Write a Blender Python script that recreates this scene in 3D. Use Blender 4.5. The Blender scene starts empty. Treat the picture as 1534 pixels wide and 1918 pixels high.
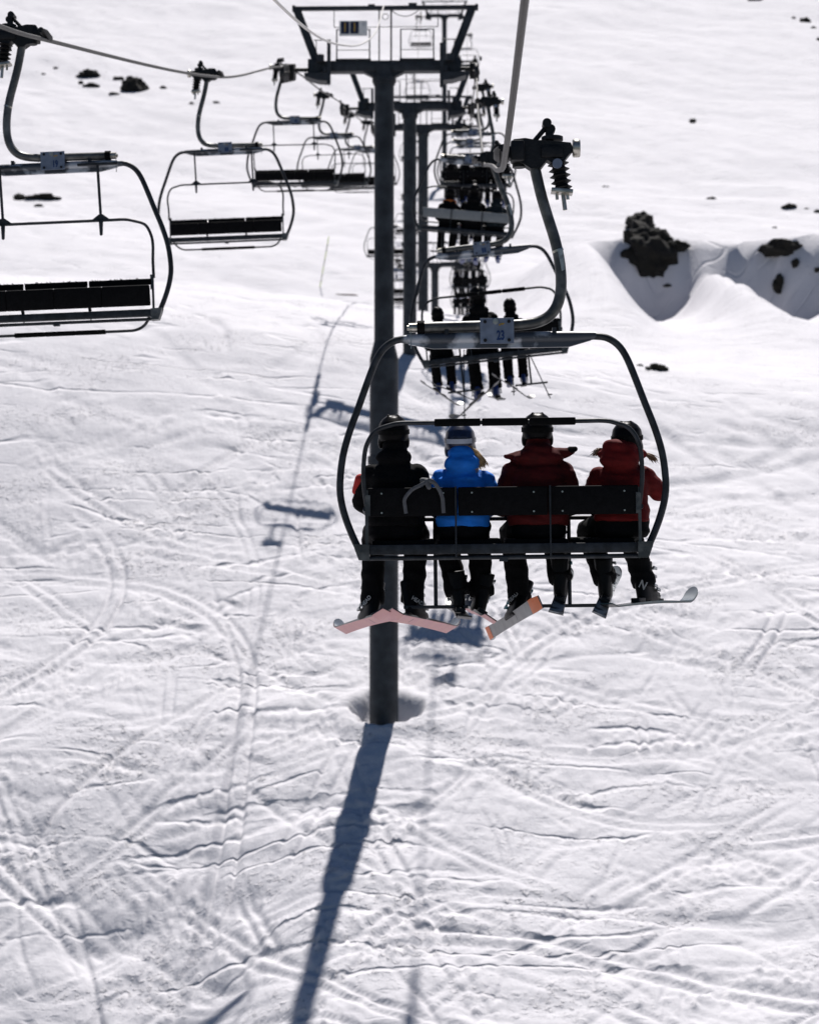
import bpy, bmesh, math, random
import numpy as np
from mathutils import Vector, Matrix

random.seed(7)
RNG = np.random.default_rng(11)
R = math.radians
SC = bpy.context.scene
COL = SC.collection

# ------------------------------------------------------------------ camera, sky, sun, exposure
FPX = 3667.0                       # focal length in photograph pixels (1534 x 1918)
cam_d = bpy.data.cameras.new('camera')
cam = bpy.data.objects.new('camera', cam_d)
COL.objects.link(cam)
cam_d.sensor_fit = 'VERTICAL'
cam_d.sensor_height = 36.0
cam_d.sensor_width = 36.0
cam_d.lens = FPX / 1918 * 36.0
cam_d.clip_start = 0.1
cam_d.clip_end = 3000
cam.rotation_euler = (R(90 + 2.202), 0, R(1.609))
cam_d.dof.use_dof = True
cam_d.dof.focus_distance = 14.05
cam_d.dof.aperture_fstop = 2.8
SC.camera = cam

SUN_EL, SUN_AZ = 63.0, 7.0         # sun ahead, a little to the right
world = bpy.data.worlds.new('World')
SC.world = world
world.use_nodes = True
wn = world.node_tree.nodes
sky = wn.new('ShaderNodeTexSky')
sky.sky_type = 'NISHITA'
sky.sun_disc = False
sky.sun_elevation = R(SUN_EL)
sky.sun_rotation = R(SUN_AZ)
sky.altitude = 4200
sky.air_density = 1.0
sky.dust_density = 0.0
sky.ozone_density = 4.0
world.node_tree.links.new(sky.outputs[0], wn['Background'].inputs[0])
wn['Background'].inputs[1].default_value = 0.05
sun_d = bpy.data.lights.new('sun', 'SUN')
sun_d.energy = 5.0
sun_d.angle = R(0.65)
sun_d.color = (1.0, 0.955, 0.925)
sun = bpy.data.objects.new('sun', sun_d)
COL.objects.link(sun)
SUN_DIR = Vector((math.sin(R(SUN_AZ)) * math.cos(R(SUN_EL)), math.cos(R(SUN_AZ)) * math.cos(R(SUN_EL)), math.sin(R(SUN_EL))))
sun.rotation_euler = (-SUN_DIR).to_track_quat('-Z', 'Y').to_euler()
sun.location = (0, 0, 60)
SC.view_settings.view_transform = 'Standard'
SC.view_settings.look = 'None'
SC.view_settings.gamma = 1
SC.view_settings.use_curve_mapping = False
SC.view_settings.exposure = 0.32

# ------------------------------------------------------------------ helpers
def tag(o, label=None, cat=None, group=None, kind=None):
    if label: o['label'] = label
    if cat: o['category'] = cat
    if group: o['group'] = group
    if kind: o['kind'] = kind
    return o

def empty(name, loc=(0, 0, 0), label=None, cat=None, group=None):
    o = bpy.data.objects.new(name, None)
    o.empty_display_size = 0.2
    COL.objects.link(o)
    o.location = loc
    return tag(o, label, cat, group)

def link_mesh(name, me, mat, parent=None, smooth=True, angle=0.7):
    if mat and not len(me.materials):
        me.materials.append(mat)
    if smooth and len(me.polygons):
        me.polygons.foreach_set('use_smooth', [True] * len(me.polygons))
        if angle: me.set_sharp_from_angle(angle=angle)
    o = bpy.data.objects.new(name, me)
    COL.objects.link(o)
    if parent: o.parent = parent
    return o

class MB:
    """collects simple closed shapes into one mesh"""
    def __init__(self): self.v = []; self.f = []
    def add(self, vs, fs):
        b = len(self.v)
        self.v += [tuple(p) for p in vs]
        self.f += [tuple(i + b for i in q) for q in fs]
        return self
    def box(self, c, s, rot=None, bevel=0.0):
        if bevel > 0:
            bm = bmesh.new()
            bmesh.ops.create_cube(bm, size=1.0)
            for w in bm.verts: w.co = Vector((w.co.x * s[0], w.co.y * s[1], w.co.z * s[2]))
            bmesh.ops.bevel(bm, geom=bm.edges[:], offset=bevel, segments=2, affect='EDGES', profile=0.6)
            bm.verts.index_update()
            vs = [w.co.copy() for w in bm.verts]
            fs = [[w.index for w in f.verts] for f in bm.faces]
            bm.free()
        else:
            hx, hy, hz = s[0] / 2, s[1] / 2, s[2] / 2
            vs = [Vector((x, y, z)) for x in (-hx, hx) for y in (-hy, hy) for z in (-hz, hz)]
            fs = [(0, 1, 3, 2), (4, 6, 7, 5), (0, 4, 5, 1), (2, 3, 7, 6), (0, 2, 6, 4), (1, 5, 7, 3)]
        if rot is not None: vs = [rot @ w for w in vs]
        c = Vector(c)
        return self.add([w + c for w in vs], fs)
    def beam(self, p0, p1, w, h, up=(0, 0, 1), bevel=0.0):
        p0, p1 = Vector(p0), Vector(p1)
        d = p1 - p0
        y = d.normalized()
        x = y.cross(Vector(up)).normalized()
        z = x.cross(y)
        m = Matrix((x, y, z)).transposed()
        return self.box((p0 + p1) / 2, (w, d.length, h), m, bevel)
    def tube(self, pts, r, n=10, flat=1.0):
        pts = [Vector(p) for p in pts]
        m = len(pts)
        rs = r if isinstance(r, (list, tuple)) else [r] * m
        tang = []
        for i in range(m):
            a = pts[max(i - 1, 0)]; b = pts[min(i + 1, m - 1)]
            t = (b - a)
            tang.append(t.normalized() if t.length > 1e-9 else Vector((0, 0, 1)))
        ref = Vector((0, 1, 0)) if abs(tang[0].y) < 0.8 else Vector((1, 0, 0))
        u = tang[0].cross(ref).normalized()
        vs = []
        for i in range(m):
            t = tang[i]
            u = (u - t * u.dot(t))
            u = u.normalized() if u.length > 1e-6 else t.orthogonal().normalized()
            w = t.cross(u)
            for k in range(n):
                a = 2 * math.pi * k / n
                vs.append(pts[i] + (u * math.cos(a) + w * math.sin(a) * flat) * rs[i])
        fs = []
        for i in range(m - 1):
            for k in range(n):
                k2 = (k + 1) % n
                fs.append((i * n + k, i * n + k2, (i + 1) * n + k2, (i + 1) * n + k))
        fs.append(tuple(range(n - 1, -1, -1)))
        fs.append(tuple((m - 1) * n + k for k in range(n)))
        return self.add(vs, fs)
    def cyl(self, p0, p1, r0, r1=None, n=14):
        return self.tube([p0, p1], [r0, r0 if r1 is None else r1], n)
    def ball(self, c, r, rot=None, n=14, m=9):
        c = Vector(c)
        r = (r, r, r) if isinstance(r, (int, float)) else r
        vs = [Vector((0, 0, -1))]
        for i in range(1, m):
            t = math.pi * i / m - math.pi / 2
            for k in range(n):
                a = 2 * math.pi * k / n
                vs.append(Vector((math.cos(t) * math.cos(a), math.cos(t) * math.sin(a), math.sin(t))))
        vs.append(Vector((0, 0, 1)))
        vs = [Vector((p.x * r[0], p.y * r[1], p.z * r[2])) for p in vs]
        if rot is not None: vs = [rot @ p for p in vs]
        fs = []
        for k in range(n): fs.append((0, 1 + (k + 1) % n, 1 + k))
        for i in range(m - 2):
            for k in range(n):
                a, b = 1 + i * n + k, 1 + i * n + (k + 1) % n
                fs.append((a, b, b + n, a + n))
        L = len(vs) - 1
        for k in range(n): fs.append((L, L - n + k, L - n + (k + 1) % n))
        return self.add([p + c for p in vs], fs)
    def caps(self, p0, p1, r0, r1, n=12):
        """tapered capsule"""
        p0, p1 = Vector(p0), Vector(p1)
        d = (p1 - p0)
        t = d.normalized()
        pts, rs = [], []
        for a in (-85, -60, -30): pts.append(p0 + t * r0 * math.sin(R(a))); rs.append(r0 * math.cos(R(a)))
        for s in (0, .25, .5, .75, 1): pts.append(p0 + d * s); rs.append(r0 + (r1 - r0) * s)
        for a in (30, 60, 85): pts.append(p1 + t * r1 * math.sin(R(a))); rs.append(r1 * math.cos(R(a)))
        return self.tube(pts, rs, n)
    def loft(self, rings, n=20, power=2.0):
        """rings of (x, y, z, rx, ry), closed at both ends"""
        vs, fs = [], []
        for (x, y, z, rx, ry) in rings:
            for k in range(n):
                a = 2 * math.pi * k / n
                ca, sa = math.cos(a), math.sin(a)
                ca = math.copysign(abs(ca) ** (2 / power), ca); sa = math.copysign(abs(sa) ** (2 / power), sa)
                vs.append((x + rx * ca, y + ry * sa, z))
        m = len(rings)
        for i in range(m - 1):
            for k in range(n):
                k2 = (k + 1) % n
                fs.append((i * n + k, i * n + k2, (i + 1) * n + k2, (i + 1) * n + k))
        fs.append(tuple(range(n - 1, -1, -1)))
        fs.append(tuple((m - 1) * n + k for k in range(n)))
        return self.add(vs, fs)
    def prism(self, poly, y0, y1):
        """polygon in the x-z plane, extruded along y"""
        n = len(poly)
        vs = [(p[0], y0, p[1]) for p in poly] + [(p[0], y1, p[1]) for p in poly]
        fs = [tuple(range(n)), tuple(range(2 * n - 1, n - 1, -1))]
        for k in range(n):
            k2 = (k + 1) % n
            fs.append((k2, k, k + n, k2 + n))
        return self.add(vs, fs)
    def mesh(self, name):
        me = bpy.data.meshes.new(name)
        me.from_pydata(self.v, [], self.f)
        bm = bmesh.new(); bm.from_mesh(me)
        bmesh.ops.recalc_face_normals(bm, faces=bm.faces[:])
        bm.to_mesh(me); bm.free()
        return me
    def build(self, name, mat, parent=None, smooth=True, angle=0.7):
        return link_mesh(name, self.mesh(name), mat, parent, smooth, angle)

def hash_noise(x, y, seed):
    """gradient noise on arrays"""
    xi = np.floor(x).astype(np.int64); yi = np.floor(y).astype(np.int64)
    xf = x - xi; yf = y - yi
    def grad(ix, iy, dx, dy):
        h = (ix * 374761393 + iy * 668265263 + seed * 974711) & 0xffffffff
        h = ((h ^ (h >> 13)) * 1274126177) & 0xffffffff
        h = h ^ (h >> 16)
        a = (h & 0xffff) * (2 * np.pi / 65536)
        return np.cos(a) * dx + np.sin(a) * dy
    u = xf * xf * xf * (xf * (xf * 6 - 15) + 10); v = yf * yf * yf * (yf * (yf * 6 - 15) + 10)
    a = grad(xi, yi, xf, yf); b = grad(xi + 1, yi, xf - 1, yf)
    c = grad(xi, yi + 1, xf, yf - 1); d = grad(xi + 1, yi + 1, xf - 1, yf - 1)
    return (a + (b - a) * u) * (1 - v) + (c + (d - c) * u) * v

def remesh(mb, name, mat, parent, voxel, smooth=4, wrinkle=0.0, seed=0):
    """fuses overlapping shapes into one continuous skin"""
    me = mb.mesh(name + '_raw')
    o = bpy.data.objects.new('temporary', me)
    COL.objects.link(o)
    m = o.modifiers.new('r', 'REMESH'); m.mode = 'VOXEL'; m.voxel_size = voxel
    s = o.modifiers.new('s', 'SMOOTH'); s.iterations = smooth; s.factor = 0.5
    dg = bpy.context.evaluated_depsgraph_get()
    out = bpy.data.meshes.new_from_object(o.evaluated_get(dg))
    out.name = name
    bpy.data.objects.remove(o); bpy.data.meshes.remove(me)
    if wrinkle:
        n = len(out.vertices)
        co = np.empty(n * 3); no = np.empty(n * 3)
        out.vertices.foreach_get('co', co); out.vertex_normals.foreach_get('vector', no)
        co = co.reshape(-1, 3); no = no.reshape(-1, 3)
        w = hash_noise(co[:, 0] * 5 + co[:, 1] * 4, co[:, 2] * 20 + co[:, 0] * 3, seed) + .6 * hash_noise(co[:, 0] * 11, co[:, 2] * 13 + co[:, 1] * 9, seed + 5)
        co += no * (w * wrinkle)[:, None]
        out.vertices.foreach_set('co', co.ravel())
    out.materials.clear()
    return link_mesh(name, out, mat, parent, True, 0)

def copy_tree(o, parent=None):
    c = o.copy(); COL.objects.link(c)
    if parent:
        c.parent = parent
    for ch in o.children: copy_tree(ch, c)
    return c

# ------------------------------------------------------------------ materials
def new_mat(name):
    m = bpy.data.materials.new(name); m.use_nodes = True
    return m, m.node_tree.nodes, m.node_tree.links, m.node_tree.nodes['Principled BSDF']

def mat(name, col, rough=0.5, metal=0.0, var=0.25, scale=8.0, bump=0.0, bscale=None, spec=0.5, col2=None, edge=(0.35, 0.65)):
    m, N, L, b = new_mat(name)
    tc = N.new('ShaderNodeTexCoord')
    nz = N.new('ShaderNodeTexNoise'); nz.inputs['Scale'].default_value = scale; nz.inputs['Detail'].default_value = 6
    L.new(tc.outputs['Object'], nz.inputs['Vector'])
    rp = N.new('ShaderNodeValToRGB')
    rp.color_ramp.elements[0].position, rp.color_ramp.elements[1].position = edge
    c2 = col2 or tuple(min(1, c * (1 + var)) for c in col)
    c1 = tuple(c * (1 - var) for c in col) if not col2 else col
    rp.color_ramp.elements[0].color = (*c1, 1); rp.color_ramp.elements[1].color = (*c2, 1)
    L.new(nz.outputs['Fac'], rp.inputs['Fac']); L.new(rp.outputs['Color'], b.inputs['Base Color'])
    b.inputs['Roughness'].default_value = rough; b.inputs['Metallic'].default_value = metal
    b.inputs['Specular IOR Level'].default_value = spec
    if bump:
        n2 = N.new('ShaderNodeTexNoise'); n2.inputs['Scale'].default_value = bscale or scale * 3; n2.inputs['Detail'].default_value = 5
        L.new(tc.outputs['Object'], n2.inputs['Vector'])
        bp = N.new('ShaderNodeBump'); bp.inputs['Strength'].default_value = bump; bp.inputs['Distance'].default_value = 0.01
        L.new(n2.outputs['Fac'], bp.inputs['Height']); L.new(bp.outputs['Normal'], b.inputs['Normal'])
    return m

M = {}
M['frame'] = mat('dark_galvanised_steel', (.022, .025, .029), .5, .15, .45, 14, .15, None, .35)
M['hanger'] = mat('weathered_hanger_steel', (.055, .057, .055), .4, .4, col2=(.17, .17, .16), scale=9, edge=(.45, .75), bump=.2)
M['crossbar'] = mat('worn_crossbar_paint', (.05, .057, .068), .45, .2, col2=(.42, .44, .47), scale=5, edge=(.50, .60), bump=.2)
M['grip'] = mat('greasy_black_iron', (.006, .006, .0065), .55, .3, .5, 20, .3)
M['zinc'] = mat('zinc_plated_steel', (.42, .40, .35), .32, .85, .3, 25, .1)
M['plate'] = mat('blue_grey_number_plate', (.17, .20, .26), .5, .3, .15, 18, .05)
M['digit'] = mat('blue_digit_paint', (.006, .03, .11), .6, 0, .1, 10)
M['yellow'] = mat('yellow_logo_paint', (.35, .22, .02), .6, 0, .1, 10)
M['pad'] = mat('black_rubber', (.004, .004, .004), .8, 0, .3, 30, .2, None, .1)
M['seat'] = mat('black_seat_vinyl', (.0035, .0035, .004), .8, 0, .3, 20, .25, None, .12)
M['seat_grey'] = mat('grey_backrest_plastic', (.21, .22, .22), .5, 0, .08, 8, .1)
M['tower'] = mat('tower_paint', (.029, .034, .039), .6, 0, .35, 3, .12, None, .3)
M['tower_dark'] = mat('tower_head_paint', (.022, .025, .029), .55, .1, .3, 6, .12)
M['sheave'] = mat('sheave_rubber', (.015, .015, .016), .6, 0, .3, 12, .2)
M['rope'] = mat('steel_rope', (.055, .052, .048), .5, .5, .25, 60, .4, 160)
M['cable'] = mat('pale_cable_sheath', (.55, .53, .50), .5, 0, .1, 10)
M['white'] = mat('white_print', (.40, .40, .39), .5, 0, .04, 8)
M['sign'] = mat('off_white_sign', (.80, .78, .74), .5, 0, .08, 8)
M['sign_blue'] = mat('navy_sign_print', (.008, .014, .045), .5, 0, .1, 8)
M['sign_yellow'] = mat('ochre_sign_print', (.42, .26, .04), .5, 0, .1, 8)
M['cloth_black'] = mat('black_ski_cloth', (.0035, .0035, .004), .95, 0, .3, 12, .3, 26, .15)
M['cloth_pants'] = mat('black_ski_trousers', (.0035, .0035, .004), .95, 0, .3, 12, .3, 22, .15)
M['cloth_grey'] = mat('dark_slate_ski_cloth', (.014, .02, .024), .9, 0, .3, 12, .3, 26, .15)
M['cloth_blue'] = mat('bright_blue_ski_cloth', (.006, .16, .62), .7, 0, .18, 9, .35, 24, .3)
M['cloth_red'] = mat('dark_red_ski_cloth', (.06, .003, .003), .8, 0, .25, 9, .35, 24, .2)
M['cloth_red2'] = mat('red_ski_cloth', (.105, .004, .004), .8, 0, .25, 9, .35, 24, .2)
M['red'] = mat('bright_red_cloth', (.45, .02, .015), .8, 0, .15, 9, .2)
M['orange_cloth'] = mat('orange_cloth', (.40, .10, .01), .8, 0, .15, 9, .2)
M['helmet'] = mat('glossy_black_helmet', (.004, .004, .0045), .36, 0, .2, 6, 0, None, .06)
M['helmet_blue'] = mat('navy_helmet', (.006, .012, .04), .3, 0, .2, 6)
M['strap'] = mat('white_goggle_strap', (.42, .44, .50), .7, 0, .08, 12)
M['webbing'] = mat('grey_webbing', (.10, .10, .105), .8, 0, .15, 30)
M['skin'] = mat('skin', (.45, .26, .18), .55, 0, .06, 6)
M['hair_blonde'] = mat('blonde_hair', (.42, .27, .12), .45, 0, .35, 30)
M['hair_brown'] = mat('brown_hair', (.16, .08, .035), .45, 0, .35, 30)
M['boot'] = mat('black_boot_shell', (.005, .005, .0055), .45, 0, .25, 10, .1, None, .12)
M['boot_blue'] = mat('blue_boot_shell', (.008, .025, .12), .35, 0, .25, 10, .1)
M['buckle'] = mat('silver_buckle', (.45, .46, .46), .35, .8, .2, 20)
M['teal'] = mat('teal_buckle', (.01, .12, .16), .4, 0, .2, 20)
M['glove'] = mat('black_glove_leather', (.01, .01, .01), .7, 0, .2, 20, .3)
M['ski_top'] = mat('black_ski_topsheet', (.012, .012, .013), .3, 0, .3, 8)
M['ski_teal'] = mat('teal_ski_topsheet', (.008, .05, .06), .3, 0, .3, 8)
M['ski_white'] = mat('white_ski_topsheet', (.35, .37, .38), .3, 0, col2=(.02, .02, .025), scale=14, edge=(.5, .56))
M['ski_tip'] = mat('silver_ski_tip', (.40, .42, .42), .2, .7, .2, 8)
M['base_pink'] = mat('pink_ski_base', (.55, .29, .27), .45, 0, col2=(.50, .25, .27), scale=7)
M['base_grey'] = mat('grey_ski_base', (.22, .22, .22), .45, 0, col2=(.30, .30, .30), scale=9)
M['base_black'] = mat('black_ski_base', (.018, .018, .019), .4, 0, .3, 9)
M['base_orange'] = mat('orange_ski_base', (.70, .18, .06), .45, 0, .08, 9)
M['rock'] = mat('dark_wet_rock', (.003, .003, .003), .95, 0, col2=(.012, .010, .006), scale=1.1, bump=.8, bscale=4)
M['lime'] = mat('fluorescent_yellow_pole', (.50, .62, .05), .5, 0, .08, 8)
M['lime_dark'] = mat('dark_band_pole', (.20, .20, .10), .5, 0, .08, 8)
M['wood'] = mat('brown_wood', (.09, .045, .02), .8, 0, .3, 12)

def snow_material():
    m, N, L, b = new_mat('snow')
    tc = N.new('ShaderNodeTexCoord')
    def noise(scale, stretch, detail=8, rough=.6):
        mp = N.new('ShaderNodeMapping'); mp.inputs['Scale'].default_value = stretch
        L.new(tc.outputs['Object'], mp.inputs['Vector'])
        n = N.new('ShaderNodeTexNoise'); n.inputs['Scale'].default_value = scale
        n.inputs['Detail'].default_value = detail; n.inputs['Roughness'].default_value = rough
        L.new(mp.outputs['Vector'], n.inputs['Vector'])
        return n.outputs['Fac']
    rp = N.new('ShaderNodeValToRGB')
    rp.color_ramp.elements[0].position = .3; rp.color_ramp.elements[1].position = .7
    rp.color_ramp.elements[0].color = (.60, .592, .618, 1); rp.color_ramp.elements[1].color = (.645, .637, .66, 1)
    L.new(noise(.35, (1, 1, 1)), rp.inputs['Fac']); L.new(rp.outputs['Color'], b.inputs['Base Color'])
    b.inputs['Roughness'].default_value = .8
    b.inputs['Specular IOR Level'].default_value = .08
    b1 = N.new('ShaderNodeBump'); b1.inputs['Strength'].default_value = .55; b1.inputs['Distance'].default_value = .05
    L.new(noise(7.5, (1, .8, .6), 6, .66), b1.inputs['Height'])
    b2 = N.new('ShaderNodeBump'); b2.inputs['Strength'].default_value = .22; b2.inputs['Distance'].default_value = .14
    L.new(noise(.9, (.7, 1.2, .5), 5, .58), b2.inputs['Height']); L.new(b1.outputs['Normal'], b2.inputs['Normal'])
    # fine ski scratches: thin contour lines of stretched noise, in several directions and sizes
    def math_node(op, a, bb=None):
        n = N.new('ShaderNodeMath'); n.operation = op
        for i, v in enumerate((a, bb)):
            if v is None: continue
            if isinstance(v, (int, float)): n.inputs[i].default_value = v
            else: L.new(v, n.inputs[i])
        return n.outputs[0]
    last = b2.outputs['Normal']
    for (sc, st, rot, wdt, dist, seed, lo) in ((.75, (.36, 2.0, 0), 27, .010, .015, 3, .52), (.8, (.34, 1.9, 0), -34, .010, .016, 17, .52), (.7, (.42, 1.7, 0), -58, .011, .026, 33, .51), (.20, (.40, 2.0, 0), 30, .012, .085, 41, .47), (.18, (.40, 1.9, 0), -24, .012, .085, 57, .47)):
        mp = N.new('ShaderNodeMapping'); mp.inputs['Rotation'].default_value = (0, 0, R(rot)); mp.inputs['Scale'].default_value = st
        mp.inputs['Location'].default_value = (seed, seed * 1.7, 0)
        L.new(tc.outputs['Object'], mp.inputs['Vector'])
        n = N.new('ShaderNodeTexNoise'); n.inputs['Scale'].default_value = sc; n.inputs['Detail'].default_value = 2.5; n.inputs['Roughness'].default_value = .35
        L.new(mp.outputs['Vector'], n.inputs['Vector'])
        # several contour levels of one noise field
        fr = math_node('FRACT', math_node('MULTIPLY', n.outputs['Fac'], 9.0))
        ln = math_node('ABSOLUTE', math_node('SUBTRACT', fr, .5))
        g = N.new('ShaderNodeMapRange'); g.interpolation_type = 'SMOOTHSTEP'
        L.new(ln, g.inputs['Value']); g.inputs['From Min'].default_value = 0; g.inputs['From Max'].default_value = wdt * 9; g.inputs['To Min'].default_value = 0; g.inputs['To Max'].default_value = 1
        mk = N.new('ShaderNodeMapRange'); L.new(noise(sc * 1.5, (.8, 1.3, .4), 3), mk.inputs['Value'])
        mk.inputs['From Min'].default_value = lo; mk.inputs['From Max'].default_value = lo + .12
        bp = N.new('ShaderNodeBump'); bp.inputs['Distance'].default_value = dist
        L.new(math_node('MULTIPLY', mk.outputs[0], .65 if sc < .5 else .36), bp.inputs['Strength'])
        L.new(g.outputs[0], bp.inputs['Height']); L.new(last, bp.inputs['Normal'])
        last = bp.outputs['Normal']
    # crumbs thrown up by the edges, in patches
    cr = N.new('ShaderNodeMapRange'); cr.interpolation_type = 'SMOOTHSTEP'; L.new(noise(9.5, (.8, 1, .3), 5, .55), cr.inputs['Value'])
    cr.inputs['From Min'].default_value = .50; cr.inputs['From Max'].default_value = .80
    pm = N.new('ShaderNodeMapRange'); L.new(noise(.42, (.7, 1.3, 0), 5, .6), pm.inputs['Value'])
    pm.inputs['From Min'].default_value = .47; pm.inputs['From Max'].default_value = .60
    bp = N.new('ShaderNodeBump'); bp.inputs['Distance'].default_value = .055
    L.new(math_node('MULTIPLY', pm.outputs[0], .85), bp.inputs['Strength']); L.new(cr.outputs[0], bp.inputs['Height']); L.new(last, bp.inputs['Normal'])
    L.new(bp.outputs['Normal'], b.inputs['Normal'])
    return m
M['snow'] = snow_material()

# ------------------------------------------------------------------ terrain
def hermite(px, py, x):
    px, py = np.array(px, float), np.array(py, float)
    d = np.diff(py) / np.diff(px)
    t = np.zeros(len(px)); t[0], t[-1] = d[0], d[-1]
    for i in range(1, len(px) - 1):
        t[i] = 0 if d[i - 1] * d[i] <= 0 else 2 * d[i - 1] * d[i] / (d[i - 1] + d[i])
    i = np.clip(np.searchsorted(px, x) - 1, 0, len(px) - 2)
    h = px[i + 1] - px[i]; s = np.clip((x - px[i]) / h, 0, 1)
    return ((2 * s**3 - 3 * s**2 + 1) * py[i] + (s**3 - 2 * s**2 + s) * h * t[i] + (-2 * s**3 + 3 * s**2) * py[i + 1] + (s**3 - s**2) * h * t[i + 1])

def sstep(a, b, x):
    s = np.clip((x - a) / (b - a), 0, 1)
    return s * s * (3 - 2 * s)

MIDP = ([-120, -20, 0, 30, 46.2, 57, 62.5, 68, 78, 88, 100, 115, 130, 150, 190, 250, 330, 420, 620, 900],
        [-66, -33, -25.3, -10.9, -3.1, 2.6, 5.5, 8.15, 10.7, 12.35, 13.1, 14.6, 18.6, 25.5, 40.0, 66, 104, 154, 270, 440])
RGTP = ([-120, -20, 0, 30, 46.2, 57, 62.5, 68, 78, 90, 105, 118, 122, 130, 150, 190, 250, 330, 420, 620, 900],
        [-66, -33, -25.3, -10.9, -3.1, 2.6, 5.5, 8.15, 10.2, 11.8, 13.9, 15.9, 16.4, 17, 19, 40.0, 66, 104, 154, 270, 440])
TX = -1.9
TOWER_Y = [46.2, 68.0, 90.0, 126.0, 188.0]
WELL = (TX, 46.2)

def base_height(x, y):
    x = np.asarray(x, float); y = np.asarray(y, float)
    h = hermite(*MIDP, y)
    # broad undulation of the piste
    far = sstep(45, 110, y)
    tilt = -.16 * 14 * np.tanh((x - TX) / 14) * sstep(50, 63, y) * (1 - sstep(78, 98, y))
    h = h + hash_noise(x / 16 + 3, y / 16, 1) * (.22 + .28 * far) + hash_noise(x / 45, y / 40 + .5, 2) * 1.1 * sstep(90, 220, y)
    h = h + hash_noise(x / 6, y / 4.5, 3) * (.10 + .04 * far) + tilt
    # right side: wind scoop with a steep shaded bank
    hr = hermite(*RGTP, y) + hash_noise(x / 14, y / 14, 4) * .35 + tilt
    yc = 121.5 + .8 * np.sin(x * .45 + .5) + 1.2 * np.sin(x * .21) + 6.0 * sstep(15.5, 21, x) * 0
    spur = np.exp(-((x - 15.2) / 1.7) ** 2) * 3.1 * sstep(88, 121, y) * (1 - sstep(123, 140, y)) + np.exp(-((x - 24.5) / 3.0) ** 2) * 2.2 * sstep(95, 121, y) * (1 - sstep(123, 140, y))
    shoulder = (1 - sstep(7.2, 10.6, x)) * 5.2 * sstep(85, 121, y) * (1 - sstep(124, 150, y))
    front = hr + spur + shoulder
    top = np.maximum(22.2 + .10 * (y - 124) + .35 * hash_noise(x / 5, y / 7, 6), h)
    k = sstep(0, 1, (y - yc + .5 * hash_noise(x / 1.6, y * 0, 8)) / 2.0)
    hright = front + (np.maximum(top, front) - front) * k
    w = sstep(-1.0, 8.2, x - .02 * (y - 121)) * sstep(50, 90, y) * (1 - sstep(190, 250, y))
    h = h + (hright - h) * w
    # added drop at the lower left, carries an empty chair's shadow out of frame
    h = h - 1.8 * sstep(2.2, 6.2, -x) * (1 - sstep(36.0, 46.0, y))
    # melted well round the first tower
    d = np.hypot(x - WELL[0], (y - WELL[1] - .02) * 1.45)
    ang = np.arctan2(y - WELL[1], x - WELL[0])
    rr = .86 + .10 * np.sin(ang * 3 + 1) + .05 * np.sin(ang * 7) + .16 * hash_noise(x * 3.1, y * 3.1, 77)
    h = h + .24 * np.exp(-((x - WELL[0]) ** 2 + (y - WELL[1]) ** 2) / 26) - .46 * (1 - sstep(rr * .62, rr * 1.08, d)) + .06 * np.exp(-((d - 1.15) / .25) ** 2)
    # hollows and drifts near the bottom of the picture
    for (cx, cy, rx, ry, dep) in HOLLOWS:
        q = ((x - cx) / rx) ** 2 + ((y - cy) / ry) ** 2
        h = h - dep * np.exp(-q)
    return h

CR = cam.rotation_euler.to_matrix()
def ray(px, py):
    return (CR @ Vector(((px - 767) / FPX, (959 - py) / FPX, -1))).normalized()

HOLLOWS = []
def ground_at(px, py, lo=22, hi=600):
    d = ray(px, py)
    t = np.arange(lo, hi, .04)
    x, y, z = t * d.x, t * d.y, t * d.z
    below = z < base_height(x, y)
    i = int(np.argmax(below))
    return Vector((x[i], y[i], z[i]))
HP = []
for (px, py, rx, ry, dep) in [(180, 1770, .75, .55, .26), (250, 1735, .4, .35, .10), (420, 1850, .6, .40, .16), (470, 1690, .5, .35, .13), (320, 1600, .5, .4, .1),
                              (120, 1690, .7, .35, .12), (870, 1632, .6, .22, .13), (770, 1515, .55, .25, .14), (360, 1385, .5, .25, .12), (1330, 1600, .7, .4, .13),
                              (1210, 1450, .6, .25, .10), (1430, 1640, .45, .3, .10), (1000, 1560, .8, .5, .1), (1450, 1750, .8, .5, .12), (560, 1500, .7, .4, .08), (60, 1560, .8, .4, .1)]:
    g = ground_at(px, py)
    HP.append((g.x, g.y, rx, ry, dep))
HOLLOWS = HP

def blur(a, n=1):
    for _ in range(n):
        a = (np.roll(a, 1, 0) + 2 * a + np.roll(a, -1, 0)) / 4
        a = (np.roll(a, 1, 1) + 2 * a + np.roll(a, -1, 1)) / 4
    return a

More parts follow.
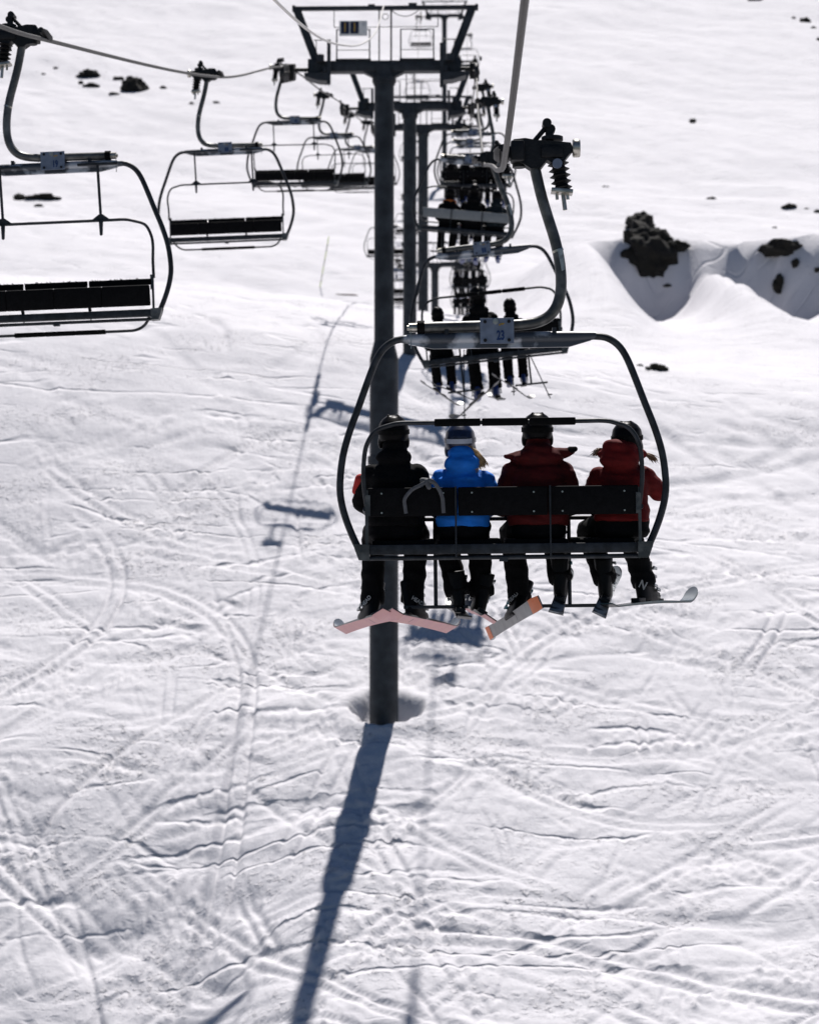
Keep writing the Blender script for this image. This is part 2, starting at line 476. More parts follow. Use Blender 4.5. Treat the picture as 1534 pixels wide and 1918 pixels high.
def detail_map(x0, x1, y0, y1, res, ntrack, nlump, depth, seed, rlump=(.03, .10), trough=1.3):
    rng = np.random.default_rng(seed)
    nx, ny = int((x1 - x0) / res), int((y1 - y0) / res)
    D = np.zeros((ny, nx)); U = np.zeros((ny, nx))
    def stamp(xs, ys, val, low):
        ix = ((xs - x0) / res).astype(int); iy = ((ys - y0) / res).astype(int)
        ok = (ix >= 0) & (ix < nx) & (iy >= 0) & (iy < ny)
        v = val if np.isscalar(val) else val[ok]
        if low: np.minimum.at(D, (iy[ok], ix[ok]), v)
        else: np.maximum.at(U, (iy[ok], ix[ok]), v)
    for _ in range(ntrack):
        L = rng.uniform(3, 16) * (1 if rng.random() < .8 else 2)
        n = int(L / (res * .6))
        s = np.linspace(0, L, n)
        side = 1 if rng.random() < .5 else -1
        th0 = rng.normal(.12, .40) if rng.random() < .82 else rng.normal(1.0, .35)
        if side < 0: th0 = math.pi - th0
        k = rng.normal(0, .09)
        th = th0 + k * s + .25 * np.sin(s * rng.uniform(.2, .6) + rng.uniform(0, 6))
        cx = rng.uniform(x0, x1) + np.cumsum(np.cos(th)) * (L / n); cy = rng.uniform(y0, y1) + np.cumsum(-np.sin(th)) * (L / n)
        gap = rng.uniform(.16, .42)
        dp = depth * rng.uniform(.35, 1.3) * np.sqrt(np.abs(np.sin(np.pi * s / L)))
        wid = rng.uniform(.03, .062) * (res / .03) ** .8
        dash = np.clip(.35 + 1.9 * hash_noise(s * rng.uniform(.25, .7) + rng.uniform(0, 99), s * 0 + rng.uniform(0, 99), seed + 60), 0, 1.25)
        dp = dp * (dash if rng.random() < .75 else 1)
        dn = np.where(np.cos(th) >= 0, 1.0, -1.0)
        for off in (-gap / 2, gap / 2):
            if rng.random() < .15: continue
            for u in np.arange(-wid * .6, wid * 4.2, res * .6):
                # cut wall on the uphill side, soft ramp on the valley side
                q = 1 - (u + wid * .6) / (wid * 4.8)
                ox = cx - np.sin(th) * (off + u * dn); oy = cy - np.cos(th) * (off + u * dn)
                stamp(ox, oy, -dp * max(q, 0) ** 1.3, True)
    # churned lumps, in patches
    gx = rng.uniform(x0, x1, nlump * 3); gy = rng.uniform(y0, y1, nlump * 3)
    msk = hash_noise(gx / 3.2, gy / 1.6, seed + 3) + .5 * hash_noise(gx / 1.1, gy / .7, seed + 4)
    keep = (msk + rng.uniform(-.18, .12, nlump * 3)) > .20
    gx, gy = gx[keep], gy[keep]
    rad = rng.uniform(rlump[0], rlump[1], len(gx)) ** 1.0
    kk = int(rlump[1] / res) + 1
    el = rng.uniform(.55, 1.0, len(gx)); sk = rng.normal(0, .35, len(gx))
    for a in range(-kk, kk + 1):
        for b_ in range(-kk, kk + 1):
            q = 1 - ((a * res * el + b_ * res * sk) ** 2 + (b_ * res) ** 2 * 1.3) / rad ** 2
            stamp(gx + a * res, gy + b_ * res, np.where(q > 0, np.maximum(q, 0) ** .6 * rad * .75, 0), False)
    D = blur(D, 1); U = blur(U, 1)
    yy, xx = np.mgrid[0:ny, 0:nx]
    xx = x0 + xx * res; yy = y0 + yy * res
    U *= np.clip(.7 + 1.5 * hash_noise(xx / .13, yy / .11, seed + 70) + 1.2 * hash_noise(xx / .075, yy / .075, seed + 71), .05, 1.7)
    patch = np.clip(.5 + 1.6 * hash_noise(xx / 3.2, yy / 1.6, seed + 3), 0, 1)
    T = (.055 * hash_noise(xx / 1.9, yy / 1.0, seed + 20) + .030 * hash_noise(xx / .7, yy / .42, seed + 21)
         + (.006 + .016 * patch) * hash_noise(xx / .22, yy / .16, seed + 22) * 1.2 + (.004 + .012 * patch) * hash_noise(xx / .10, yy / .09, seed + 23))
    # fine scrape marks
    T += .007 * hash_noise(xx / 2.5 + .3 * hash_noise(xx / 2, yy / 2, seed + 9), yy / .12, seed + 24) * np.clip(.5 + hash_noise(xx / 4, yy / 2.5, seed + 30) * 1.5, 0, 1)
    return (D + U + T * trough, x0, y0, res)

def sample(mp, x, y):
    A, x0, y0, res = mp
    fx = (x - x0) / res; fy = (y - y0) / res
    ny, nx = A.shape
    ok = (fx > 1) & (fx < nx - 2) & (fy > 1) & (fy < ny - 2)
    fx = np.clip(fx, 0, nx - 2.001); fy = np.clip(fy, 0, ny - 2.001)
    ix = fx.astype(int); iy = fy.astype(int); u = fx - ix; v = fy - iy
    r = (A[iy, ix] * (1 - u) + A[iy, ix + 1] * u) * (1 - v) + (A[iy + 1, ix] * (1 - u) + A[iy + 1, ix + 1] * u) * v
    m = np.minimum(np.minimum(fx, nx - 2 - fx), np.minimum(fy, ny - 2 - fy)) * res
    return r * ok * sstep(0, 2.0, m)

near = detail_map(-14, 14, 27, 62, .03, 620, 11000, .115, 101, (.03, .11), 1.3)
mid = detail_map(-34, 34, 58, 135, .10, 560, 3600, .15, 202, (.08, .2), 1.2)

def full_height(x, y):
    h = base_height(x, y)
    d = np.hypot(x - WELL[0], y - WELL[1])
    keep = sstep(.7, 1.3, d)
    h = h + sample(near, x, y) * keep + sample(mid, x, y)
    f = np.maximum(sstep(110, 150, y), sstep(5, 9, x) * sstep(88, 102, y))
    a, c = (x - y) * .707, (x + y) * .707
    wob = hash_noise(x / 25, y / 25, 46) * 2.5
    h = h + f * (.30 * hash_noise(a / 11, c / 4 + wob, 41) + .13 * hash_noise(a / 5, c / 1.5 + wob, 42) + .40 * hash_noise(a / 26, c / 13, 43) + .09 * hash_noise(x / 1.6, y / .9, 44) * np.clip(.2 + hash_noise(x / 14, y / 9, 45) * 2, 0, 1))
    return h

def build_snow():
    ys = np.arange(24, 520, .02)
    z = hermite(*MIDP, ys)
    rows = np.abs(np.gradient(z / ys * FPX)) + .055 / (ys / 40) ** 0 * .35
    c = np.cumsum(rows); c /= c[-1]
    NY = 930
    Y = np.interp(np.linspace(0, 1, NY), c, ys)
    Y = np.concatenate([np.linspace(-110, 23, 34), Y, np.linspace(528, 900, 20)])
    U = np.concatenate([-np.geomspace(6, .27, 34), np.linspace(-.262, .212, 640), np.geomspace(.22, 6, 34)])
    X = U[None, :] * np.maximum(Y, 26)[:, None]
    YY = np.repeat(Y[:, None], len(U), 1)
    Z = full_height(X, YY)
    nyy, nxx = Z.shape
    co = np.stack([X, YY, Z], -1).reshape(-1, 3)
    idx = np.arange(nyy * nxx).reshape(nyy, nxx)
    quads = np.stack([idx[:-1, :-1], idx[:-1, 1:], idx[1:, 1:], idx[1:, :-1]], -1).reshape(-1, 4)
    me = bpy.data.meshes.new('snow_slope')
    me.vertices.add(len(co)); me.vertices.foreach_set('co', co.ravel())
    me.loops.add(quads.size); me.loops.foreach_set('vertex_index', quads.ravel())
    me.polygons.add(len(quads))
    me.polygons.foreach_set('loop_start', np.arange(0, quads.size, 4)); me.polygons.foreach_set('loop_total', np.full(len(quads), 4))
    me.update(calc_edges=True)
    o = link_mesh('snow_slope', me, M['snow'], None, True, 0)
    tag(o, 'tracked snow piste rising to a smooth upper slope', None, None, 'structure')
build_snow()

def gz(x, y): return float(base_height(np.array([x]), np.array([y]))[0])

# ------------------------------------------------------------------ ropes
def interp_path(pts, n=8):
    """smooth curve through 3-D points"""
    P = [Vector(p) for p in pts]
    out = []
    for i in range(len(P) - 1):
        p0 = P[max(i - 1, 0)]; p1 = P[i]; p2 = P[i + 1]; p3 = P[min(i + 2, len(P) - 1)]
        for k in range(n):
            t = k / n
            out.append(.5 * ((2 * p1) + (p2 - p0) * t + (2 * p0 - 5 * p1 + 4 * p2 - p3) * t * t + (3 * p1 - p0 - 3 * p2 + p3) * t ** 3))
    out.append(P[-1])
    return out

RX, LX = .29, -4.19
ROPE_R = [(-30, -.6), (0, 2.46), (9.25, 2.80), (14, 3.07), (16, 3.43), (20, 4.33), (24, 5.21), (28, 6.10), (36, 8.5), (42, 10.46), (46.2, 12.36), (56, 14.35), (68, 16.9), (79, 19.0), (90, 21.35), (108, 20.0), (126, 20.9), (157, 35.5), (188, 55.5), (240, 84)]
ROPE_L = [(-30, -2.5), (0, 2.0), (17.66, 5.12), (19.3, 5.48), (33.3, 8.78), (46.2, 12.38), (57, 14.6), (68, 16.9), (79, 19.0), (90, 21.35), (108, 20.2), (126, 20.9), (157, 36.5), (188, 55.5), (240, 84)]
def rope_z(tab, y): return float(hermite([p[0] for p in tab], [p[1] for p in tab], np.array([float(y)]))[0])
def make_rope(name, X, tab, label):
    mb = MB()
    ys = np.unique(np.concatenate([np.arange(-30, 60, .5), np.arange(60, 240.1, 1.5)]))
    mb.tube([(X, y, rope_z(tab, y)) for y in ys], .022, 10)
    tag(mb.build(name, M['rope'], None, True, 0), label, 'cable')
make_rope('haul_rope', RX, ROPE_R, 'steel haul rope carrying the occupied chairs up the right side')
make_rope('haul_rope', LX, ROPE_L, 'steel haul rope carrying the empty chairs down the left side')
mb = MB()
mb.tube(interp_path([(TX, -25, -1.5), (TX, 0, 2.3), (TX, 20.2, 6.06), (TX, 31.7, 8.86), (TX, 41, 11.7), (TX, 45.9, 13.78)], 14), .017, 8)
tag(mb.build('signal_cable', M['cable'], None, True, 0), 'thin pale signal cable sagging down from the top bar of the nearest tower', 'cable')

# ------------------------------------------------------------------ lift towers
def font_mesh(text, size, sx=.62, off=.012, extrude=.002):
    cu = bpy.data.curves.new('lettering', 'FONT')
    cu.body = text; cu.size = size; cu.offset = off * size; cu.extrude = extrude
    cu.align_x = 'CENTER'; cu.align_y = 'CENTER'
    o = bpy.data.objects.new('temporary', cu); COL.objects.link(o)
    dg = bpy.context.evaluated_depsgraph_get()
    me = bpy.data.meshes.new_from_object(o.evaluated_get(dg))
    bpy.data.objects.remove(o); bpy.data.curves.remove(cu)
    me.transform(Matrix.Diagonal((sx, 1, 1, 1)))
    me.materials.clear()
    return me
FACE_BACK = Matrix.Rotation(R(90), 4, 'X')                      # text read from -y
FACE_FRONT = Matrix.Rotation(R(180), 4, 'Z') @ FACE_BACK        # text read from +y

def make_tower(y, zarm, slope, label, r_low=None, step=None, sign=False):
    x = TX
    zb = gz(x, y)
    H = zarm - zb
    t = empty('lift_tower', (x, y, zb), label, 'lift tower', 'lift towers along the line')
    P = MB()
    if r_low:
        s0, s1 = step
        P.tube([(0, 0, -1.5), (0, 0, s0)], [r_low, r_low], 40)
        P.tube([(0, 0, s0 + .003), (0, 0, s1)], [r_low + .004, .238], 40)
        P.tube([(0, 0, s1 + .003), (0, 0, H - .42)], [.235, .233], 40)
    else:
        P.tube([(0, 0, -1.5), (0, 0, H - .42)], [.237, .233], 32)
    P.build('pole', M['tower'], t)
    F = MB()
    if r_low:
        F.cyl((0, 0, 6.25), (0, 0, 6.33), r_low + .045, n=40)
        F.cyl((0, 0, 6.34), (0, 0, 6.40), r_low + .045, n=40)
        for k in range(16):
            a = k * math.pi / 8
            F.cyl(((r_low + .03) * math.cos(a), (r_low + .03) * math.sin(a), 6.22), ((r_low + .03) * math.cos(a), (r_low + .03) * math.sin(a), 6.43), .012, n=6)
        F.build('pole_flange', M['tower'], t)
    C = MB()
    C.cyl((0, 0, H - .42), (0, 0, H - .37), .262, n=32)
    C.cyl((0, 0, H - .365), (0, 0, H - .27), .285, n=32)
    C.prism([(-.20, H - .268), (.20, H - .268), (.14, H + .03), (-.14, H + .03)], -.23, -.165)
    C.prism([(-.5, H - .133), (.5, H - .133), (.24, H - .262), (-.24, H - .262)], -.1, .1)
    C.build('pole_cap', M['tower_dark'], t)
    A = MB()
    A.box((.025, 0, H), (3.52, .30, .26), None, .02)
    A.box((-1.66, 0, H), (.30, .36, .34), None, .015)
    A.box((1.68, 0, H), (.30, .36, .34), None, .015)
    A.build('crossarm', M['tower_dark'], t)
    for s in (-1, 1):
        G = MB()
        G.beam((s * 1.63, 0, H + .17), (s * 2.08, 0, H + 1.38), .19, .16, (0, 1, 0))
        G.build('outrigger', M['tower_dark'], t)
    B = MB()
    B.box((.03, 0, H + 1.425), (4.42, .1, .09))
    B.box((-.30, 0, H + 1.49), (.16, .1, .04)); B.box((.68, 0, H + 1.50), (.20, .12, .06))
    B.box((-2.16, 0, H + 1.425), (.07, .14, .13)); B.box((2.2, 0, H + 1.425), (.07, .14, .13))
    B.build('top_bar', M['tower_dark'], t)
    W = MB()
    for xx in (-.12, .165): W.cyl((xx, 0, H + .13), (xx, 0, H + 1.38), .017 if xx < 0 else .022, n=8)
    W.cyl((-1.2, .05, H + .985), (1.28, .05, H + .985), .010, n=6)
    W.cyl((-1.2, .05, H + .98), (-1.2, .05, H + 1.38), .010, n=6)
    W.cyl((1.28, .05, H + .98), (1.28, .05, H + 1.38), .010, n=6)
    W.tube([(.17 + .66 * q, -.06, H + 1.36 - .62 * q * (1 - q)) for q in np.linspace(0, 1, 11)], .010, 6)
    W.tube([(.03 + .07 * math.cos(a), -.06, H + 1.20 + .07 * math.sin(a)) for a in np.linspace(0, 2 * math.pi, 17)], .008, 6)
    W.build('hanging_rods', M['tower_dark'], t)
    for (xa, xb) in ((-1.12, -.34), (.40, 1.18)):
        Q = MB()
        for yy in (-.18,):
            Q.cyl((xa, yy, H + .10), (xa, yy, H + .86), .017, n=8); Q.cyl((xb, yy, H + .10), (xb, yy, H + .86), .017, n=8)
            Q.cyl((xa - .017, yy, H + .86), (xb + .017, yy, H + .86), .013, n=8); Q.cyl((xa, yy, H + .37), (xb, yy, H + .37), .009, n=8)
        Q.build('guard_rail', M['tower_dark'], t)
        Q = MB(); Q.box(((xa + xb) / 2, 0, H + .145), (xb - xa + .06, .4, .03)); Q.build('work_platform', M['tower_dark'], t)
    for s in (-1, 1):
        K = MB()
        xv = s * 1.34 + (.03 if s > 0 else .04)
        K.box((xv, -.28, H + .06 if s < 0 else H - .03), (.085, .06, 1.06))
        K.cyl((xv, -.28, H + .585), (xv + s * .36, -.28, H + .585), .014, n=6)
        K.prism([(xv, H - .40), (xv + s * .26, H - .38), (xv + s * .58, H - .28), (xv + s * .58, H - .20), (xv, H - .20)], -.32, .10)
        K.cyl((xv + s * .2, -.28, H + .07), (xv + s * .2, -.28, H + .23), .09, n=10)
        K.cyl((xv + s * .1, -.28, H - .18), (xv + s * .1, -.28, H - .05), .05, n=10)
        K.cyl((xv + s * .30, -.28, H - .22), (xv + s * .30, -.28, H + .585), .010, n=6)
        K.build('catwalk', M['tower_dark'], t)
        xs = -2.29 if s < 0 else 2.19
        an = math.atan(slope)
        ux = Matrix.Rotation(an, 3, 'X')
        S = MB()
        S.box(Vector((xs, 0, H - .27)), (.06, 3.2, .14), ux, .01)
        S.cyl((s * 1.72, 0, H - .05), (xs - s * .03, 0, H - .05), .05, n=10)
        S.box((xs - s * .10, 0, H - .1), (.12, .5, .38), ux, .01)
        S.box((xs + s * .10, -.5, H + .06), (.05, .6, .10), ux, .01)
        S.box((xs - s * .13, .4, H + .03), (.08, .4, .12), ux, .01)
        so = S.build('sheave_beam', M['grip'], t)
        for k in range(7):
            w = MB()
            c = Vector((xs, 0, H - .12)) + ux @ Vector((0, -1.5 + .5 * k, 0))
            w.tube([c + Vector((q, 0, 0)) for q in (-.055, -.04, -.015, .015, .04, .055)], [.19, .21, .19, .19, .21, .19], 20)
            w.cyl(c + Vector((-.075, 0, 0)), c + Vector((.075, 0, 0)), .05, n=10)
            w.build('sheave_wheel', M['sheave'], so)
    if sign:
        n = empty('number_sign', (0, 0, 0)); n.parent = t
        q = MB(); q.box((-.71, -.49, H + .80), (.66, .018, .36)); q.build('sign_panel', M['sign'], n)
        for xx in (-.905, -.68):
            q = MB(); q.box((xx, -.502, H + .815), (.20, .006, .29)); q.build('sign_square', M['sign_blue'], n)
            me = font_mesh('1', .30, .75, .02)
            me.transform(Matrix.Translation((xx, -.507, H + .815)) @ FACE_BACK)
            link_mesh('sign_digit', me, M['sign_yellow'], n, False)
        for (tx, tz, s_) in ((-.46, H + .90, '63'), (-.46, H + .72, '-1')):
            me = font_mesh(s_, .11, .8, .0)
            me.transform(Matrix.Translation((tx, -.503, tz)) @ FACE_BACK)
            link_mesh('sign_lettering', me, M['buckle'], n, False)
    return t
make_tower(46.2, 12.39, .28, 'nearest and tallest dark lift tower with the 11 sign on its head', .34, (8.72, 9.16), True)
make_tower(68.0, 16.83, .20, 'second lift tower up the line, just right of the nearest pole')
make_tower(90.0, 21.30, .16, 'third lift tower up the line, right of the second pole')
make_tower(126.0, 20.85, .20, 'low fourth lift tower standing down in the dip behind the crest')
make_tower(188.0, 55.4, .62, 'farthest slim lift tower whose head shows near the top edge')

# ------------------------------------------------------------------ chairs
def X(c): return (c - 945) / 262.0
def Z(r): return -(r - 295) / 262.0
CX = X(939.5)

def spring(mb, x, z):
    pts = []
    pr = [.045, .078, .045, .05, .076, .045, .05, .076, .045, .05, .074, .045, .05, .074, .05]
    for i, r_ in enumerate(pr): pts.append(((x + i * .0022, 0, z - i * .0145), r_))
    mb.tube([p for p, _ in pts], [r_ for _, r_ in pts], 18)

def make_chair(kind, backmat, number):
    t = empty('chairlift_chair')
    g = MB()
    poly = [(945, 283), (948, 272), (962, 271), (968, 258), (990, 256), (1010, 260), (1040, 262), (1075, 266), (1080, 278), (1072, 288), (1062, 300), (1040, 304), (1030, 298), (1019, 312), (1000, 314), (985, 304), (970, 296), (950, 290)]
    g.prism([(X(a), Z(b)) for a, b in poly], -.055, .055)
    g.box((X(975), -.02, Z(281)), (.10, .16, .15), None, .02)
    g.cyl((X(978), .02, Z(258)), (X(978), .02, Z(308)), .048, n=16)
    g.box((X(1040), 0, Z(283)), (.16, .15, .09), None, .02)
    g.cyl((X(1003), 0, Z(264)), (X(1031), 0, Z(232)), .018, n=10)
    g.cyl((X(1031), -.06, Z(228)), (X(1031), .06, Z(228)), .033, n=16)
    g.cyl((X(1038), -.03, Z(238)), (X(1038), .03, Z(238)), .035, n=12)
    g.cyl((X(1036), 0, Z(262)), (X(1036), 0, Z(236)), .03, n=12)
    g.cyl((X(1041), 0, Z(259)), (X(1041), 0, Z(252)), .078, n=20)
    g.cyl((X(1078), 0, Z(273)), (X(1070), 0, Z(273)), .025, n=10)
    g.cyl((X(947), -.17, Z(281) ), (X(947), .17, Z(281)), .028, n=12)
    g.tube([(X(941), -.22, Z(283)), (X(938), -.10, Z(283)), (X(938), .1, Z(283)), (X(941), .22, Z(283))], [.012, .03, .03, .012], 10)
    go = g.build('grip', M['grip'], t)
    s = MB(); spring(s, X(1051), Z(300)); s.build('spring', M['grip'], go)
    s = MB(); s.box((X(1058), 0, Z(356)), (.155, .12, .03), Matrix.Rotation(R(6), 3, 'Y'), .006)
    s.cyl((X(1060), 0, Z(360)), (X(1063.5), 0, Z(391)), .016, n=10)
    for q in (-11, 9): s.cyl((X(1059 + q), 0, Z(358)), (X(1060 + q), 0, Z(371)), .012, n=8)
    s.build('spring_plate', M['zinc'], go)
    s = MB(); s.tube([(X(1079), 0, Z(274)), (X(1081), 0, Z(274)), (X(1091), 0, Z(274)), (X(1093), 0, Z(274))], [.060, .066, .066, .060], 22); s.build('roller', M['zinc'], go)
    s = MB(); s.cyl((X(1049), -.09, Z(307)), (X(1049), -.065, Z(307)), .035, n=16); s.build('pivot_disc', M['plate'], go)
    h = MB()
    pts = [(1007, 306), (1011, 326), (1020, 366), (1032, 408), (1043, 445), (1050.5, 480), (1054, 515), (1053, 545), (1046, 571), (1032, 590), (1012, 601), (985, 606), (950, 607.5), (880, 608.5), (790, 609.5)]
    h.tube([(X(a), 0, Z(b)) for a, b in interp_path([(a, b, 0) for a, b in pts], 3) for a, b in [(a, b)]] if False else
           [(X(p.x), 0, Z(p.y)) for p in interp_path([(a, b, 0) for a, b in pts], 3)], .040, 16)
    ho = h.build('hanger_arm', M['hanger'], t)
    c = MB(); c.cyl((X(797), 0, Z(609.4)), (X(783), 0, Z(609.6)), .051, n=18); c.build('collar', M['pad'], ho)
    c = MB(); c.cyl((X(783), 0, Z(609.6)), (X(768), 0, Z(609.8)), .034, n=18); c.cyl((X(768), 0, Z(609.8)), (X(764), 0, Z(609.8)), .018, n=10)
    c.tube([(X(771), 0, Z(612)), (X(771), -.045, Z(620)), (X(771.5), -.05, Z(650))], .004, 6); c.build('end_nut', M['zinc'], ho)
    c = MB(); c.prism([(X(1048), Z(468)), (X(1057), Z(466)), (X(1061), Z(505)), (X(1055), Z(508))], -.043, -.036); c.cyl((X(1048), 0, Z(466)), (X(1049.5), 0, Z(470)), .043, n=16); c.build('weld_sleeve', M['zinc'], ho)
    b = MB()
    b.tube([(X(752), 0, Z(631)), (X(770), 0, Z(631)), (X(800), 0, Z(631)), (X(1075), 0, Z(631)), (X(1100), 0, Z(630)), (X(1118), 0, Z(629))], [.027, .034, .042, .042, .034, .027], 16)
    b.prism([(X(766), Z(636)), (X(1108), Z(636)), (X(1108), Z(638)), (X(1066), Z(650)), (X(812), Z(650)), (X(766), Z(641))], -.02, .02)
    bo = b.build('crossbar', M['crossbar'], t)
    for q in (838, 1040):
        b = MB(); b.box((X(q), 0, Z(620)), (.03, .07, .05))
        b.build('hanger_bracket', M['frame'], bo)
    for s, fm in ((-1, FACE_BACK), (1, FACE_FRONT)):
        p = MB()
        xc = X(932.5)
        p.box((xc, s * .062, Z(619.5)), (.242, .008, .184), None, .003)
        p.box((xc, s * .046, Z(605)), (.06, .024, .05)); 
        po = p.build('number_plate', M['plate'], t, False)
        q = MB()
        for (dx, dz) in ((-.085, .065), (.085, .065), (-.085, -.068), (.085, -.068)):
            q.cyl((xc + dx, s * .0655, Z(619.5) + dz), (xc + dx, s * .075, Z(619.5) + dz), .013, n=6)
        q.build('plate_bolt', M['grip'], po)
        q = MB(); q.cyl((xc - .01 * (1 if s < 0 else -1), s * .0655, Z(602)), (xc - .01 * (1 if s < 0 else -1), s * .085, Z(602)), .022, n=6); q.cyl((xc - .01 * (1 if s < 0 else -1), s * .085, Z(602)), (xc - .01 * (1 if s < 0 else -1), s * .10, Z(602)), .011, n=8); q.build('clamp_nut', M['zinc'], po)
        e = -s      # reading direction along x
        q = MB(); q.prism([(xc + e * .012, Z(608)), (xc + e * .03, Z(605.5)), (xc + e * .058, Z(605)), (xc + e * .04, Z(609)), (xc + e * .03, Z(607.5)), (xc + e * .018, Z(611))], s * .0685, s * .0668); q.build('plate_emblem', M['yellow'], po, False)
        if number:
            me = font_mesh(number, .092, .62, .035)
            me.transform(Matrix.Translation((xc + e * .025, s * .0675, Z(629))) @ fm)
            link_mesh('plate_number', me, M['digit'], po, False)
        else:
            q = MB()
            for dx in (0, .034): q.box((xc + e * (.01 + dx), s * .0675, Z(629)), (.028, .003, .072))
            q.build('plate_number', M['digit'], po, False)
    for s in (-1, 1):
        pts = [(172, 630), (197, 633), (218, 646), (233, 667), (247, 700), (268, 757), (286, 805), (299, 852), (304.5, 900), (303, 932), (295, 965), (282, 1000), (268, 1030)]
        f = MB()
        f.tube([(CX + s * p.x / 262, 0, Z(p.y)) for p in interp_path([(a, b, 0) for a, b in pts], 3)], .0255, 14)
        f.build('side_frame', M['frame'], t)
        f = MB()
        f.prism([(CX + s * 250 / 262, Z(1017)), (CX + s * 280 / 262, Z(1016)), (CX + s * 277 / 262, Z(1027)), (CX + s * 270 / 262, Z(1046)), (CX + s * 250 / 262, Z(1047))], -.056, .056)
        for q in ((268, 1021), (264, 1031)):
            f.cyl((CX + s * q[0] / 262, -.064, Z(q[1])), (CX + s * q[0] / 262, .064, Z(q[1])), .009, n=8)
        f.build('corner_bracket', M['hanger'], t)
    f = MB()
    f.box((CX, 0, Z(1027)), (2 * 251 / 262, .08, .070), None, .008)
    f.cyl((CX - .97, -.012, Z(1043)), (CX + .97, -.012, Z(1043)), .016, n=10)
    f.box((CX, -.01, Z(1047)), (.06, .06, .03))
    f.build('seat_beam', M['frame'], t)
    load = kind == 'loaded'
    third = 2 * 253 / 262 / 3
    for k in range(3):
        p = MB()
        xc = CX - third + k * third
        if load: p.box((xc, -.025, Z(938)), (third - .004, .032, .205), Matrix.Rotation(R(4), 3, 'X'), .012)
        else: p.box((xc, -.05, Z(943)), (third - .012, .032, .062), Matrix.Rotation(R(4), 3, 'X'), .012)
        po = p.build('backrest_panel', backmat if load else M['seat'], t)
        if load:
            q = MB()
            for dx in (-.22, .22):
                for zz in (922, 958): q.cyl((xc + dx, -.05, Z(zz)), (xc + dx, -.037, Z(zz)), .007, n=8)
            q.build('rivet', M['zinc'], po)
    qw = 2 * 250 / 262 / 4
    for k in range(4):
        p = MB()
        xc = CX - 1.5 * qw + k * qw
        if load: p.box((xc, .24, Z(1013)), (qw - .025, .44, .05), Matrix.Rotation(R(3), 3, 'X'), .02)
        else:
            p.box((xc, .06, Z(983)), (qw - .001, .06, .205), Matrix.Rotation(R(-8), 3, 'X'), .014)
            # ragged worn upper edge
            rg = random.Random(k)
            for j in range(16):
                xx = xc - qw / 2 + rg.uniform(.01, .99) * qw
                p.cyl((xx, -.05, Z(937)), (xx + rg.uniform(-.02, .03), -.05, Z(935 - rg.uniform(0, 4))), .006, .002, 5)
        p.build('seat', M['seat'], t)
    for q in (-88, 88):
        p = MB(); p.cyl((CX + q / 262, -.056, Z(910 if load else 952)), (CX + q / 262, -.056, Z(1044)), .0065, n=8)
        if not load: p.beam((CX + q / 262, -.03, Z(1016)), (CX + q / 262, .06, Z(975)), .03, .02)
        p.build('support_rod', M['frame'], t)
    for s in (-1, 1):
        p = MB()
        p.box((CX + s * .972, -.03, Z(980)), (.022, .02, .50 if load else .36))
        p.box((CX + s * .963, -.045, Z(944)), (.036, .008, .15))
        for zz in (927, 959): p.cyl((CX + s * .963, -.055, Z(zz)), (CX + s * .963, -.048, Z(zz)), .011, n=8)
        p.build('end_post', M['hanger'], t)
    # restraint bar: padded loop on one side of the pivot, lap loop with footrests on the other
    def loop(yz, halfx, zc, sgn):
        L_ = []
        for (hx, dz, y) in yz: L_.append((CX - hx, y, zc + sgn * dz))
        for (hx, dz, y) in reversed(yz): L_.append((CX + hx, y, zc + sgn * dz))
        return interp_path(L_, 4)
    zp = Z(945)
    a = MB()
    prof = [(.972, 0, -.02), (.99, .17, -.05), (.985, .33, -.07), (.962, .44, -.09), (.90, .53, -.10), (.80, .57, -.11), (.71, .585, -.115), (.50, .585, -.115)]
    if load:
        a.tube(loop(prof, 1, zp, 1), .0165, 10)
        a.tube(loop([(.985, 0, -.01), (.99, -.01, .15), (.985, -.03, .36), (.95, -.05, .46), (.86, -.06, .50), (.5, -.06, .50)], 1, zp - .02, 1), .0165, 10)
        zpad, ypad = zp + .585, -.115
    else:
        a.tube(loop([(.985, 0, -.02), (.985, .17, .0), (.995, .33, .03), (.975, .44, .04), (.92, .53, .05), (.80, .57, .055), (.71, .585, .055), (.50, .585, .055)], 1, Z(935), 1), .0150, 10)
        a.tube(loop([(.95, .33, -.02), (.90, .42, -.10), (.84, .475, -.15), (.76, .505, -.17), (.66, .51, -.17), (.40, .51, -.17)], 1, Z(932), -1), .0150, 10)
        zpad, ypad = Z(932) - .51, -.17
    ao = a.build('restraint_bar', M['frame'], t)
    pw = .505 if load else .46
    nseg = 3
    for k in range(nseg):
        p = MB(); w = 2 * pw / nseg
        p.box((CX + (.02 if load else 0) - pw + w * (k + .5), ypad, zpad), (w - (.010 if load else .001), .05, .052 if load else .044), None, .008)
        p.build('bar_pad', M['pad'], ao)
    for s in (-1, 1):
        p = MB()
        if load:
            xf = CX + s * .492
            p.cyl((xf, .46, zp - .08), (xf, .44, Z(1136)), .0145, n=10)
            p.box((xf, .44, Z(1136)), (.475, .05, .026), None, .006)
        else:
            xf = CX + s * .49
            zl = Z(935) + .585
            p.cyl((xf, .055, zl), (xf + .01, .10, Z(640)), .0145, n=10)
            p.prism([(xf - .10, zl), (xf + .10, zl), (xf + .02, zl + .06), (xf - .02, zl + .06)], .045, .065)
            p.caps((xf, .065, zl - .015), (xf, .07, zl - .14), .022, .016, 10)
            p.box((xf + .01, .10, Z(636)), (.40, .04, .026), None, .006)
        p.build('footrest', M['frame'], t)
    return t

